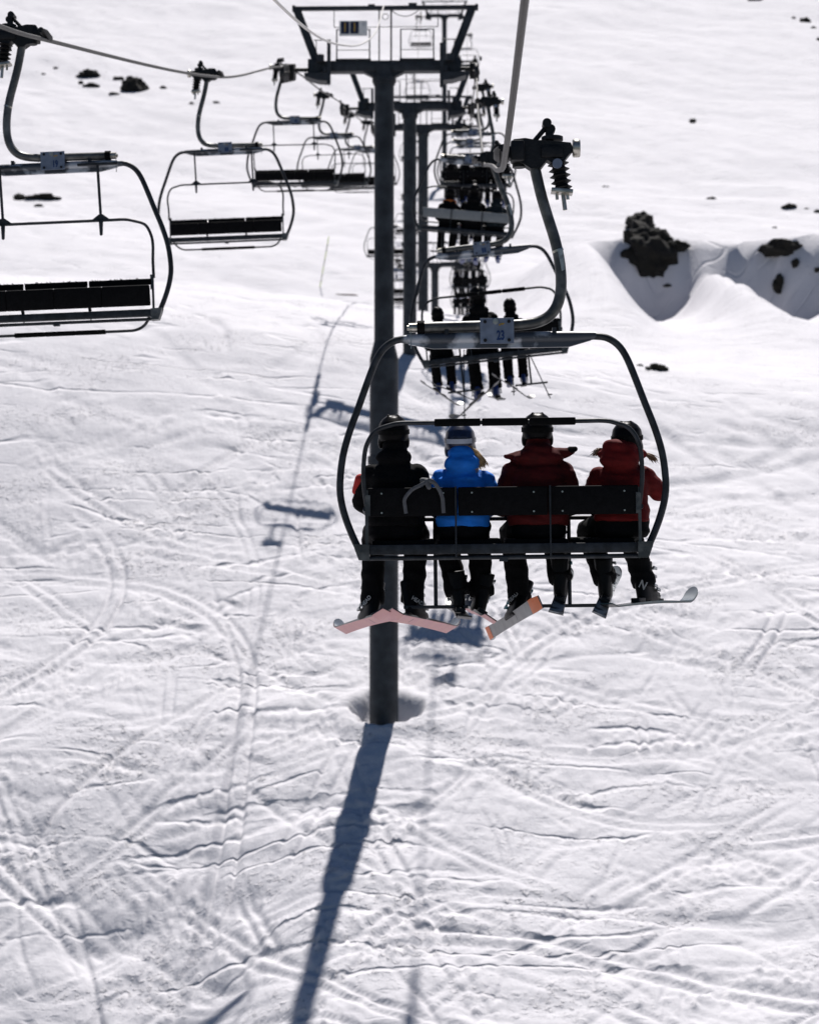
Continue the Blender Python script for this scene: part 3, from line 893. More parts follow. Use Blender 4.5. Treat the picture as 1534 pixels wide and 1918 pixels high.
def chair_matrix(side, y, roll):
    X_, tab = (RX, ROPE_R) if side == 'R' else (LX, ROPE_L)
    m = Matrix.Translation((X_ + {14.0: -.022, 28.0: -.12}.get(y, 0) * (side == 'R'), y, rope_z(tab, y))) @ Matrix.Rotation(-R(roll), 4, 'Y')
    if side == 'L': m = m @ Matrix.Rotation(math.pi, 4, 'Z')
    return m
ORD = ['nearest', 'second', 'third', 'fourth', 'fifth', 'sixth', 'seventh', 'eighth', 'ninth', 'tenth', 'eleventh', 'twelfth', 'thirteenth', 'fourteenth']
D0 = 14.0
proto23 = make_chair('loaded', M['seat'], '23')
proto_up = make_chair('loaded', M['seat'], '')
proto_grey = make_chair('loaded', M['seat_grey'], '')
proto19 = make_chair('empty', M['seat'], '19')
proto_down = make_chair('empty', M['seat'], '')
CM = {}
used = {}
rolls_r = [.6, 6.0, -5.0, 1.0, -1.5, 2.0, -1.0, 1.5, 0, -2, 1, 0, 1]
for i in range(13):
    pr = proto23 if i == 0 else (proto_grey if i == 2 else proto_up)
    o = pr if pr not in used else copy_tree(pr)
    used[pr] = 1
    o.matrix_basis = chair_matrix('R', D0 * (i + 1), rolls_r[i])
    CM['R', i] = o.matrix_basis.copy()
    lab = {0: 'large four seat chairlift chair numbered 23 carrying four skiers seen from behind', 1: 'tilted chairlift chair just beyond the number 23 chair, with three riders and lowered bar', 2: 'chairlift chair with a pale grey backrest, third up the right line'}.get(i, 'dark chairlift chair with riders, %s up the right line' % ORD[i])
    tag(o, lab, 'lift chair', 'chairs going up the right line')
rolls_l = [2.2, 2.0, 1.0, 1.5, .5, 1, .5, 1, 0, 1, 0, .5, .5]
for i in range(13):
    pr = proto19 if i == 0 else proto_down
    o = pr if pr not in used else copy_tree(pr)
    used[pr] = 1
    o.matrix_basis = chair_matrix('L', D0 * (i + 1.38), rolls_l[i])
    lab = {0: 'empty chairlift chair numbered 19 cut by the left edge of the photo'}.get(i, 'empty chairlift chair with raised bar, %s up the left line' % ORD[i])
    tag(o, lab, 'lift chair', 'empty chairs coming down the left line')

# ------------------------------------------------------------------ skis
def ski_meshes(L=1.62):
    SS = list(np.linspace(0, .82, 15)) + list(.82 + .18 * (1 - (1 - np.linspace(0, 1, 17)[1:]) ** 1.8))
    n = len(SS) - 1
    prof = []
    for s in SS:
        y = (s - .45) * L
        w = .045 + .012 * (2 * abs(s - .5)) ** 2
        if s > .955: w *= math.sqrt(max(.02, 1 - ((s - .955) / .045) ** 2))
        if s < .02: w *= .85
        z = .004 + .115 * max(0, (s - .87) / .13) ** 1.8 + .025 * max(0, (.06 - s) / .06) ** 2 + .012 * math.sin(math.pi * s)
        th = .007 + .012 * math.sin(math.pi * s) ** 2
        prof.append((y, w, z, th))
    def strip(za, zb):
        vs, fs = [], []
        for (y, w, z, th) in prof:
            vs += [(-w, y, z + za(th)), (w, y, z + za(th)), (w, y, z + zb(th)), (-w, y, z + zb(th))]
        for i in range(n):
            b = 4 * i
            for k in range(4): fs.append((b + k, b + (k + 1) % 4, b + 4 + (k + 1) % 4, b + 4 + k))
        fs.append((3, 2, 1, 0)); fs.append((4 * n, 4 * n + 1, 4 * n + 2, 4 * n + 3))
        mb = MB(); mb.add(vs, fs); return mb
    body = strip(lambda t: .003, lambda t: .003 + t)
    base = strip(lambda t: .0, lambda t: .0026)
    ends = MB()
    vs, fs = [], []
    def part(lo, hi):
        mb = MB(); vs = []; fs = []
        ids = [i for i in range(n + 1) if lo <= SS[i] <= hi]
        for i in ids:
            y, w, z, th = prof[i]
            vs += [(-w * .99, y, z - .002), (w * .99, y, z - .002), (w * .99, y, z - .0006), (-w * .99, y, z - .0006)]
        for j in range(len(ids) - 1):
            b = 4 * j
            for k in range(4): fs.append((b + k, b + (k + 1) % 4, b + 4 + (k + 1) % 4, b + 4 + k))
        e = 4 * (len(ids) - 1)
        fs.append((3, 2, 1, 0)); fs.append((e, e + 1, e + 2, e + 3))
        mb.add(vs, fs); return mb
    tip = MB(); vs = []; fs = []
    ids = [i for i in range(n + 1) if SS[i] >= .88]
    for i in ids:
        y, w, z, th = prof[i]
        vs += [(-w * .97, y, z + .0035 + th), (w * .97, y, z + .0035 + th), (w * .97, y, z + .0055 + th), (-w * .97, y, z + .0055 + th)]
    for j in range(len(ids) - 1):
        b = 4 * j
        for k in range(4): fs.append((b + k, b + (k + 1) % 4, b + 4 + (k + 1) % 4, b + 4 + k))
    e = 4 * (len(ids) - 1); fs.append((3, 2, 1, 0)); fs.append((e, e + 1, e + 2, e + 3))
    tip.add(vs, fs)
    bind = MB()
    bind.box((0, .17, .035), (.07, .10, .035), None, .006); bind.box((0, -.17, .04), (.07, .12, .05), None, .008)
    bind.box((0, 0, .026), (.05, .3, .01))
    return [m_.mesh(nm) for m_, nm in ((body, 'ski'), (base, 'base_sheet'), (part(.80, 1), 'base_tip'), (part(0, .16), 'base_tail'), (tip, 'tip_cap'), (bind, 'binding'))]
SKI = ski_meshes()
def mat_slot(o, m_):
    o.material_slots[0].link = 'OBJECT'; o.material_slots[0].material = m_
for me in SKI: me.materials.append(M['ski_top'])
for me in SKI:
    me.polygons.foreach_set('use_smooth', [True] * len(me.polygons)); me.set_sharp_from_angle(angle=.6)

def ski_frame(tail, tip, up):
    y = (tip - tail).normalized(); up = Vector(up)
    z = (up - y * up.dot(y)).normalized(); x = y.cross(z)
    m = Matrix((x, y, z)).transposed().to_4x4()
    m.translation = tail + (tip - tail).normalized() * (.45 * 1.62)
    return m
def make_ski(m, label, top, base, ends=None, tipm=None, group=None):
    b = bpy.data.objects.new('ski', SKI[0]); COL.objects.link(b); mat_slot(b, top)
    b.matrix_basis = m
    tag(b, label, 'ski', group)
    parts = [(1, base), (5, M['grip'])]
    if ends: parts += [(2, ends), (3, ends)]
    if tipm: parts.append((4, tipm))
    for k, mm in parts:
        c = bpy.data.objects.new(SKI[k].name, SKI[k]); COL.objects.link(c); c.parent = b; mat_slot(c, mm)
    return b

# ------------------------------------------------------------------ people
def boot_mesh():
    b = MB()
    b.loft([(0, .02, .0, .047, .150), (0, .02, .03, .052, .155), (0, .01, .07, .052, .145), (0, -.02, .11, .053, .11), (0, -.035, .16, .058, .085), (0, -.02, .24, .066, .085), (0, -.01, .30, .070, .088)], 20, 2.6)
    b.box((0, .13, .04), (.085, .09, .06), None, .02)
    me_o = remesh(b, 'boot', M['boot'], None, .011, 2)
    me = me_o.data; bpy.data.objects.remove(me_o)
    k = MB()
    for (y, z, w) in ((.10, .085, .057), (.055, .115, .058), (.045, .185, .066), (.05, .245, .074)):
        k.box((0, y, z), (w * 2 + .012, .022, .018), Matrix.Rotation(R(-25), 3, 'X'), .004)
        for s in (-1, 1): k.box((s * (w + .008), y - .02, z), (.014, .055, .022), Matrix.Rotation(R(-15), 3, 'X'), .004)
    return me, k.mesh('buckle')
BOOT, BUCKLE = boot_mesh()
BUCKLE.materials.append(M['buckle'])
def glove_mesh():
    g = MB()
    g.ball((0, .05, 0), (.045, .055, .026))
    g.caps((0, -.04, 0), (0, .01, 0), .044, .036)
    for i, (x, l) in enumerate(((-.032, .058), (-.011, .068), (.011, .064), (.032, .050))):
        p = Vector((x, .09, 0)); q = p + Vector((x * .15, l * .6, -.012)); r_ = q + Vector((0, l * .35, -.035))
        g.caps(p, q, .0115, .011, 8); g.caps(q, r_, .011, .0095, 8)
    g.caps((-.04, .035, -.006), (-.068, .07, -.02), .013, .012, 8); g.caps((-.068, .07, -.02), (-.062, .10, -.035), .012, .010, 8)
    o = remesh(g, 'glove', M['glove'], None, .0055, 2)
    me = o.data; bpy.data.objects.remove(o); return me
GLOVE = glove_mesh()
def helmet_mesh():
    b = MB()
    b.loft([(0, .00, -.085, .098, .105), (0, -.004, -.05, .108, .122), (0, 0, 0, .112, .136), (0, 0, .05, .103, .126), (0, 0, .085, .078, .098), (0, 0, .106, .045, .06), (0, 0, .112, .012, .016)], 26, 2.15)
    b.box((0, .125, -.012), (.15, .05, .012), Matrix.Rotation(R(-12), 3, 'X'), .005)
    for s in (-1, 1): b.ball((s * .095, .01, -.085), (.022, .045, .05))
    for s in (-1, 1): b.box((s * .035, -.03, .102), (.012, .10, .018), None, .004)
    o = remesh(b, 'helmet', M['helmet'], None, .010, 3)
    me = o.data; bpy.data.objects.remove(o); return me
HELMET = helmet_mesh()

def band(mb, c, rx, ry, h, tilt, thick=.006, a0=0, a1=360, n=36):
    c = Vector(c); rot = Matrix.Rotation(R(tilt), 3, 'X')
    vs, fs = [], []
    m_ = n + 1
    for i in range(m_):
        a = R(a0 + (a1 - a0) * i / n)
        for (k, zz) in ((0, -h / 2), (thick, -h / 2), (thick, h / 2), (0, h / 2)):
            vs.append(c + rot @ Vector(((rx + k) * math.cos(a), (ry + k) * math.sin(a), zz)))
    for i in range(n):
        for k in range(4): fs.append((i * 4 + k, i * 4 + (k + 1) % 4, i * 4 + 4 + (k + 1) % 4, i * 4 + 4 + k))
    fs.append((0, 1, 2, 3)); fs.append((n * 4 + 3, n * 4 + 2, n * 4 + 1, n * 4))
    mb.add(vs, fs)

def orient(p, d, up=(0, 0, 1)):
    y = Vector(d).normalized(); up = Vector(up)
    x = y.cross(up).normalized(); z = x.cross(y)
    m = Matrix((x, y, z)).transposed().to_4x4(); m.translation = p
    return m

def make_person(cfg):
    """seated skier; origin under the pelvis, +y forward"""
    t = empty('person')
    sw = cfg.get('sw', .185); k = cfg.get('bulk', 1.0); hx, hy, hz = cfg.get('head', (0, .03, .785))
    el = cfg['elbow']; wr = cfg['wrist']; legs = cfg['legs']      # legs: list of (hip, knee, boot matrix in person space)
    sh = cfg.get('shz', .53)
    # continuous body: trunk, neck, head with face and ears, arms, hands, legs, feet
    b = MB()
    b.loft([(0, 0, .03, .13, .10), (0, 0, .10, .165, .12), (0, 0, .26, .14, .10), (0, -.01, .42, sw - .025, .10), (0, -.01, sh, sw - .04, .08), (0, 0, sh + .07, .07, .06)], 18)
    b.caps((0, 0, sh + .03), (hx * .6, hy * .8, hz - .09), .055, .052)
    b.ball((hx, hy, hz), (.076, .096, .112))
    b.ball((hx, hy + .045, hz - .07), (.05, .045, .045))
    b.caps((hx, hy + .088, hz + .01), (hx, hy + .112, hz - .028), .011, .014, 8)
    for s in (-1, 1):
        b.ball((hx + s * .078, hy - .005, hz - .01), (.012, .022, .032))
        b.ball((hx + s * .03, hy + .084, hz + .012), (.014, .010, .009))
    b.box((hx, hy + .094, hz - .058), (.042, .012, .01))
    for s, e, w in ((-1, el[0], wr[0]), (1, el[1], wr[1])):
        b.caps((s * (sw - .02), 0, sh - .02), e, .05, .042); b.caps(e, w, .042, .032)
        d = (Vector(w) - Vector(e)).normalized()
        b.ball(Vector(w) + d * .05, (.033, .033, .033))
    for (hip, knee, bm_) in legs:
        ank = bm_ @ Vector((0, -.03, .12))
        b.caps(hip, knee, .078, .058); b.caps(knee, ank, .055, .038)
        b.caps(ank, bm_ @ Vector((0, .09, .045)), .038, .03)
    remesh(b, 'body', M['skin'], t, .016, 3)
    # jacket
    j = MB()
    j.loft([(0, 0, .10 - cfg.get('hem', 0), .195 * k, .15 * k), (0, 0, .13, .20 * k, .155 * k), (0, -.005, .20, .192 * k, .148 * k), (0, -.015, .33, (sw + .005) * 1.0, .142 * k), (0, -.02, .44, sw + .012, .14 * k), (0, -.015, sh, sw - .005, .118 * k), (0, -.005, sh + .05, sw * .66, .10), (hx * .3, .0, sh + .095, .105, .09), (hx * .5, .01, sh + .14, .095, .092), (hx * .9, hy * .6, hz - .06, .090, .096), (hx, hy * .7, hz - .03, .082, .088)], 26, 2.2)
    for s, e, w in ((-1, el[0], wr[0]), (1, el[1], wr[1])):
        j.caps((s * (sw - .02), -.005, sh - .025), e, .080 * k, .066 * k); j.caps(e, w, .066 * k, .048)
    for (c, r_, ro) in cfg.get('hood', []): j.ball(c, r_, Matrix.Rotation(R(ro), 3, 'Y'), 18, 12)
    for (p0, p1, r0, r1) in cfg.get('extra', []): j.caps(p0, p1, r0, r1)
    jo = remesh(j, 'jacket', cfg['jacket'], t, .0115, 3, .015, cfg.get('seed', 1))
    # trousers
    p = MB()
    p.loft([(0, .0, -.0, .17, .13), (0, 0, .04, .205, .155), (0, 0, .09, .19, .145), (0, 0, .14, .165, .12), (0, -.005, .22, .15, .11)], 22)
    for (hip, knee, bm_) in legs:
        ank = bm_ @ Vector((0, -.025, .155))
        p.caps(hip, knee, .105, .092); p.caps(knee, ank + (Vector(knee) - ank) * .05, .092, .085)
        d = (ank - Vector(knee)).normalized()
        p.tube([ank - d * .12, ank - d * .02, ank + d * .035], [.084, .092, .092], 16)
    remesh(p, 'trousers', cfg.get('trousers', M['cloth_pants']), t, .013, 3, .011, cfg.get('seed', 1) + 9)
    for (hip, knee, bm_) in legs:
        o = link_mesh('boot', BOOT, cfg.get('boot', M['boot']), t, False); o.matrix_basis = bm_
        if cfg.get('boot'): mat_slot(o, cfg['boot'])
        c = link_mesh('buckle', BUCKLE, None, o, False)
        mat_slot(c, cfg.get('buckle', M['buckle']))
    for s, e, w in ((-1, el[0], wr[0]), (1, el[1], wr[1])):
        o = link_mesh('glove', GLOVE, None, t, False)
        m = orient(Vector(w), Vector(w) - Vector(e), cfg.get('palm', (0, -.3, 1)))
        if s < 0: m = m @ Matrix.Diagonal((-1, 1, 1, 1))
        o.matrix_basis = m
    h = link_mesh('helmet', HELMET, None, t, False)
    h.matrix_basis = Matrix.Translation((hx, hy - .01, hz + .035)) @ Matrix.Rotation(R(cfg.get('headyaw', 0)), 4, 'Z') @ Matrix.Rotation(R(cfg.get('headtilt', 0)), 4, 'Y')
    if cfg.get('helmet'): mat_slot(h, cfg['helmet'])
    q = MB(); band(q, (0, .0, -.01), .111, .135, .034, 8, .005)
    so = q.build('goggle_strap', cfg.get('strapm', M['pad']), h)
    if cfg.get('clip'):
        q = MB()
        band(q, (0, 0, -.012), .117, .141, .034, 8, .004, 220, 320, 16)
        q.build('strap_back', M['strap'], so)
        for s in (-1, 1):
            for dz in (-.008, .004):
                q = MB(); q.box((s * .04, -.146, -.002 + dz), (.032, .006, .005), Matrix.Rotation(R(s * 12), 3, 'Y')); q.build('strap_print', M['sign_blue'], so)
    return t

def strands(mb, root, end, n, spread, r_=.004, sag=.03, seed=1):
    rg = random.Random(seed)
    root, end = Vector(root), Vector(end)
    for i in range(n):
        a = root + Vector((rg.gauss(0, spread * .4), rg.gauss(0, spread * .4), rg.gauss(0, spread * .4)))
        b = end + Vector((rg.gauss(0, spread), rg.gauss(0, spread * .6), rg.gauss(0, spread * .8)))
        m_ = (a + b) / 2 + Vector((rg.gauss(0, spread * .7), rg.gauss(0, spread * .5), sag + rg.gauss(0, spread * .5)))
        pts = [a * (1 - s) ** 2 + m_ * 2 * s * (1 - s) + b * s * s for s in np.linspace(0, 1, 7)]
        mb.tube(pts, [r_ * q for q in (1.6, 1.7, 1.6, 1.4, 1.1, .8, .3)], 5)

C23 = CM['R', 0]
SEATZ = Z(1008); SEATY = .19
def loc23(col, row, y):
    """chair-space point whose picture position is (col, row) at depth y beyond the chair"""
    f = (14.0 + y) / 14.0
    return Vector((X(870 + (col - 870) * f), y, Z(1100 + (row - 1100) * f)))
def hero(cfg, col, skis, knees, label):
    root = Vector((X(col), SEATY, SEATZ))
    inv = Matrix.Translation(-root)
    legs = []
    for (ski, kn, hipx) in zip(skis, knees, (-.10, .10)):
        tail, tip, up = ski[0], ski[1], ski[2]
        m = ski_frame(tail, tip, up)
        knee = Vector(((kn - col) / 262, .42, .06))
        bp = inv @ (m @ Vector((0, 0, .03)))
        su = (m.to_3x3() @ Vector((0, 0, 1))).normalized()
        bm_ = orient(bp, m.to_3x3() @ Vector((0, 1, 0)), (knee - bp).normalized() * .75 + su * .35)
        
        legs.append((Vector((hipx, .02, .105)), knee, bm_))
        make_ski(C23 @ m, ski[3], *ski[4:], group='skis hanging under the number 23 chair')
    cfg['legs'] = legs
    t = make_person(cfg)
    t.matrix_basis = C23 @ Matrix.Translation(root)
    tag(t, label, 'person', 'riders on the number 23 chair')
    return t

# far-left rider
s1 = [(loc23(738, 1150, -.12), loc23(618, 1184, 1.42), (.5, .05, .85), 'pink based ski pointing left under the leftmost rider in black', M['ski_top'], M['base_pink'], None, M['ski_tip']),
      (loc23(706, 1150, -.16), loc23(866, 1185, 1.42), (-.5, .05, .85), 'pink based ski pointing right under the leftmost rider in black', M['ski_top'], M['base_pink'], None, M['ski_tip'])]
p1 = hero(dict(sw=.18, shz=.505, bulk=1.02, head=(-.005, .02, .765), elbow=[(-.255, .10, .29), (.245, .12, .28)], wrist=[(-.17, .34, .20), (.16, .34, .20)], jacket=M['cloth_black'], seed=3,
               hood=[((0, -.05, .60), (.13, .08, .075), 0)], extra=[((0, 0, .58), (.0, .02, .70), .085, .085)], clip=False), 736, s1, (690, 775), 'leftmost rider in black jacket and dark glossy helmet on the number 23 chair')
q = MB()
for s in (-1,): q.caps((s * .252, .02, .45), (s * .285, .06, .365), .038, .030)
q.build('sleeve_panel', M['red'], p1)
# second rider
s2 = [(loc23(866, 1161, -.2), loc23(842, 1139, 1.35), (.1, 0, 1), 'left ski of the rider in the blue jacket', M['ski_top'], M['base_black'], None, None),
      (loc23(910, 1163, -.15), loc23(862, 1140, 1.4), (.55, 0, .8), 'right ski of the rider in the blue jacket, its pale pink base showing', M['ski_top'], M['base_pink'], None, None)]
p2 = hero(dict(sw=.175, bulk=.98, head=(-.015, .03, .70), elbow=[(-.25, .10, .27), (.25, .10, .27)], wrist=[(-.16, .33, .19), (.15, .33, .19)], jacket=M['cloth_blue'], seed=7, hem=.01, shz=.46,
               hood=[((.0, -.085, .545), (.135, .075, .075), 0), ((-.01, -.06, .61), (.10, .07, .075), 0)], helmet=M['helmet_blue'], clip=True, strapm=M['helmet_blue'], headyaw=-4), 865, s2, (828, 893), 'second rider from the left in a bright blue jacket with a blonde ponytail')
q = MB(); strands(q, (.05, -.05, .66), (.155, -.09, .535), 110, .016, .0028, .03, 5); strands(q, (.06, -.05, .64), (.11, -.10, .50), 50, .018, .003, .03, 6)
q.build('ponytail', M['hair_blonde'], p2)
# third rider
s3 = [(loc23(1000, 1130, -.05), loc23(908, 1186, 1.30), (.95, .55, .35), 'wide grey based ski with orange ends, angled down to the left', M['ski_top'], M['base_grey'], M['base_orange'], M['ski_tip']),
      (loc23(1034, 1156, -.25), loc23(1054, 1092, 1.32), (.25, 0, 1), 'dark based ski hanging straight beside the left footrest end of the T bar', M['ski_white'], M['base_black'], None, None)]
p3 = hero(dict(sw=.20, bulk=1.12, head=(0, .03, .77), elbow=[(-.275, .08, .25), (.275, .08, .25)], wrist=[(-.17, .34, .2), (.18, .34, .2)], jacket=M['cloth_red'], seed=12, hem=.005, shz=.50,
               hood=[((0, -.075, .585), (.18, .075, .06), 0), ((0, -.05, .635), (.12, .09, .06), 0)],
               extra=[((.08, -.05, .60), (.25, -.03, .635), .058, .028), ((-.08, -.05, .60), (-.235, -.03, .60), .055, .016), ((0, 0, .60), (0, .02, .73), .092, .092)], buckle=M['teal']), 1008, s3, (958, 1040), 'third rider from the left, broad, in a dark red jacket with a spread collar')
q = MB(); q.caps((.235, -.035, .635), (.268, -.03, .645), .030, .020); q.build('hood_tab', M['cloth_black'], p3)
# fourth rider
s4 = [(loc23(1113, 1160, -.25), loc23(1140, 1090, 1.32), (.45, 0, .9), 'dark based ski with pale patterned top under the rightmost rider', M['ski_white'], M['base_black'], None, None),
      (loc23(1130, 1141, .02), loc23(1296, 1133, 1.45), (0, .05, 1), 'thin teal ski swung out to the right under the rightmost rider', M['ski_teal'], M['base_black'], None, M['ski_tip'])]
p4 = hero(dict(sw=.18, bulk=1.02, head=(.045, .03, .70), elbow=[(-.235, .10, .27), (.275, .06, .33)], wrist=[(-.15, .33, .2), (.20, .33, .42)], jacket=M['cloth_red2'], seed=21, hem=-.02, shz=.465,
               hood=[((-.02, -.09, .56), (.145, .085, .085), 0), ((-.02, -.075, .64), (.13, .085, .075), 0), ((.0, -.05, .60), (.18, .06, .06), 0)], headyaw=-12), 1166, s4, (1108, 1188), 'rightmost rider in a red hooded jacket with loose hair at both sides')
q = MB(); strands(q, (-.13, -.02, .64), (-.195, -.04, .60), 50, .013, .0028, .02, 8)
q.build('hair', M['hair_brown'], p4)
q = MB(); strands(q, (.13, -.03, .60), (.24, -.03, .555), 70, .012, .003, .035, 9)
q.build('hair', M['hair_brown'], p4)
for (p, which, txt, yaw) in ((p1, 0, 'HEAD', -50), (p1, 1, 'HEAD', 50), (p3, 0, 'HEAD', -50), (p4, 1, 'N', 20)):
    bt = [c for c in p.children if c.name.split('.')[0] == 'boot'][which]
    me = font_mesh(txt, .045 if txt != 'N' else .085, .85, .02)
    me.transform(Matrix.Translation((0, -.035, .125)) @ Matrix.Rotation(R(yaw), 4, 'Z') @ Matrix.Translation((0, -.088, 0)) @ Matrix.Rotation(R(-55 if yaw < 0 else 35), 4, 'Y') @ FACE_BACK)
    link_mesh('boot_lettering', me, M['white'], bt, False)

# straps looped over the backrest
def strap(label, pts, w, m_):
    mb = MB()
    P = interp_path(pts, 4)
    mb.tube([C23 @ p for p in P], w, 8, .35)
    tag(mb.build('pole_strap', m_, None), label, 'strap')
strap('grey wrist strap hanging over the left part of the number 23 backrest', [(X(795), -.055, Z(902)), (X(785), -.07, Z(908)), (X(770), -.075, Z(916)), (X(757), -.075, Z(932)), (X(757), -.07, Z(946)), (X(759), -.068, Z(960))], .013, M['webbing'])
strap('grey strap end curving down to the right behind the blue jacket', [(X(800), -.05, Z(897)), (X(811), -.07, Z(902)), (X(821), -.075, Z(916)), (X(827), -.075, Z(932)), (X(828), -.07, Z(946)), (X(829), -.068, Z(960))], .014, M['webbing'])
mb = MB()
mb.caps((X(790), -.02, Z(898)), (X(806), -.035, Z(900)), .022, .022); mb.caps((X(798), -.04, Z(900)), (X(802), -.05, Z(911)), .022, .018)
mb.cyl((X(790), -.02, Z(898)), (X(770), .5, Z(1000)), .012, n=8)
o = mb.build('ski_pole', M['webbing'], None); o.matrix_basis = C23
tag(o, 'ski pole whose grey grip pokes above the number 23 backrest', 'ski pole')

# riders on the farther chairs: one pattern, copied
def generic_legs(yaw=0):
    out = []
    for s in (-1, 1):
        m = Matrix.Translation((s * .13, .50, -.57)) @ Matrix.Rotation(R(s * -6), 4, 'Z') @ Matrix.Rotation(R(-8), 4, 'X')
        out.append((Vector((s * .10, .02, .105)), Vector((s * .14, .44, .07)), m))
    return out
gen = make_person(dict(sw=.18, shz=.51, bulk=1.03, head=(0, .03, .79), elbow=[(-.26, .10, .28), (.26, .10, .28)], wrist=[(-.16, .34, .20), (.16, .34, .20)], jacket=M['cloth_black'], seed=31,
                       hood=[((0, -.07, .59), (.14, .075, .065), 0)], legs=generic_legs()))
gen_used = [False]
def rider(chair, x, scale, jacket, label, helmet=None, boot=None, trousers=None, skis=0, group=None, trim=None):
    t = gen if not gen_used[0] else copy_tree(gen)
    gen_used[0] = True
    m = CM['R', chair] @ Matrix.Translation((x, SEATY, SEATZ)) @ Matrix.Scale(scale, 4)
    t.matrix_basis = m
    tag(t, label, 'person', group)
    for c in t.children:
        n = c.name.split('.')[0]
        if n == 'jacket': mat_slot(c, jacket)
        if n == 'helmet' and helmet: mat_slot(c, helmet)
        if n == 'boot' and boot: mat_slot(c, boot)
        if n == 'trousers' and trousers: mat_slot(c, trousers)
    if trim:
        q = MB(); band(q, (0, -.01, .60), .135, .115, .05, 0, .02); q.build('collar', trim, t)
    if skis:
        for s, sk in zip((-1, 1), skis):
            mm = m @ Matrix.Translation((s * .13, .50, -.60)) @ Matrix.Rotation(R(sk[0]), 4, 'Z') @ Matrix.Rotation(R(sk[1]), 4, 'X') @ Matrix.Rotation(R(sk[2]), 4, 'Y')
            make_ski(mm, sk[3], M['ski_top'], sk[4], None, None, 'skis hanging under the tilted second chair')
    return t
G2 = 'riders on the second chair'
rider(1, -.78, .80, M['cloth_black'], 'small rider with a round helmet at the left end of the tilted second chair', None, M['boot_blue'], None,
      ((-24, -14, 30, 'left ski of the small left rider on the second chair', M['base_grey']), (-30, -10, 30, 'right ski of the small left rider on the second chair', M['base_black'])), G2)
rider(1, -.18, 1.05, M['cloth_black'], 'tall broad rider in the middle of the tilted second chair', None, M['boot_blue'], None,
      ((24, -12, -30, 'left ski of the tall middle rider on the second chair', M['base_black']), (4, 8, 0, 'right ski of the tall middle rider on the second chair', M['base_grey'])), G2)
rider(1, .27, .81, M['cloth_black'], 'smaller rider with a domed helmet at the right of the tilted second chair', None, M['boot_blue'], None,
      ((-26, -14, 35, 'left ski of the right rider on the second chair', M['base_grey']), (-4, 8, 0, 'right ski of the right rider on the second chair', M['base_black'])), G2)
G3 = 'riders on the grey backed third chair'
rider(2, -.42, .95, M['cloth_black'], 'rider with an orange collar on the grey backed third chair', trim=M['orange_cloth'], group=G3)
rider(2, .10, 1.08, M['cloth_black'], 'tallest rider, in the middle of the grey backed third chair', group=G3)
rider(2, .60, .97, M['cloth_grey'], 'rider in dark slate jacket at the right of the grey backed third chair', group=G3)
seatn = ['leftmost', 'second from left', 'third from left', 'rightmost']
jk = [M['cloth_black'], M['cloth_red'], M['cloth_black'], M['cloth_grey'], M['cloth_black'], M['cloth_black']]
rg = random.Random(4)
for i in range(3, 13):
    for s in range(4):
        if i == 3 and s == 0: continue
        if i == 4 and s == 3: continue
        if i >= 10 and rg.random() < .4: continue
        rider(i, CX - .72 + .48 * s + rg.uniform(-.03, .03), rg.uniform(.92, 1.05), jk[rg.randrange(6)] if i > 3 else M['cloth_black'],
              '%s rider on the %s chair up the right line' % (seatn[s], ORD[i]), group='riders on the far chairs')

# ski poles held on the second chair
C22 = CM['R', 1]
for (x0, z0, x1, z1, lab) in ((-.45, -3.0, -.55, -3.62, 'thin ski pole slanting below the left of the tilted second chair'), (.42, -2.95, .72, -3.45, 'thin ski pole slanting out below the right end of the tilted second chair'), (.25, -2.9, .2, -3.35, 'thin upright ski pole below the middle of the tilted second chair')):
    mb = MB(); mb.cyl((x0, .5, z0 + .4), (x1, .42, z1), .008, n=6); mb.cyl((x1, .42, z1 + .05), (x1, .42, z1 + .065), .035, n=12)
    o = mb.build('ski_pole', M['frame'], None); o.matrix_basis = C22
    tag(o, lab, 'ski pole')

# ------------------------------------------------------------------ rocks, piste marker
def make_rock(px, py, w, h, label, group=None, seed=0, depth=None, tall=None, sink=.35):
    """rock lying on the snow; w and h are its visible size in photograph pixels"""
    g = ground_at(px, py)
    s = FPX / g.length
    rx, rz = w / s / 2, h / s / 2
    ry = depth or rx * .7
    bm = bmesh.new()
    bmesh.ops.create_icosphere(bm, subdivisions=4 if w > 40 else 3, radius=1)
    co = np.array([v.co[:] for v in bm.verts])
    f = 1 + .42 * hash_noise(co[:, 0] * 1.5 + co[:, 2], co[:, 1] * 1.5 - co[:, 2], seed) + .26 * hash_noise(co[:, 0] * 3.4, co[:, 2] * 3.4 + co[:, 1] * 2, seed + 50) + .06 * hash_noise(co[:, 0] * 8 + co[:, 1] * 5, co[:, 2] * 8, seed + 90) - .22 * np.abs(hash_noise(co[:, 0] * 2.2 + co[:, 2] * 1.3, co[:, 2] * 2.6 - co[:, 1], seed + 30))
    co = co * f[:, None]
    for v, c in zip(bm.verts, co): v.co = Vector((c[0] * rx, c[1] * ry, c[2] * rz * 1.15))
    me = bpy.data.meshes.new('rock'); bm.to_mesh(me); bm.free()
    o = link_mesh('rock', me, M['rock'], None, False)
    o.location = g + Vector((0, ry * .25, -rz * sink + rz * .5))
    o.rotation_euler = (R(-14), 0, R(random.uniform(-12, 12)))
    tag(o, label, 'rock', group)
    return o
GA = 'rocks showing through the upper left snow'
make_rock(168, 143, 44, 18, 'dark rock at the left end of the upper left rock cluster', GA, 1)
make_rock(172, 162, 30, 12, 'low rock just under the left end of the upper left cluster', GA, 2)
make_rock(152, 156, 10, 8, 'tiny stone left of the low rock in the upper left cluster', GA, 3)
make_rock(222, 150, 22, 12, 'small dark rock touching the top of the biggest upper left rock', GA, 4)
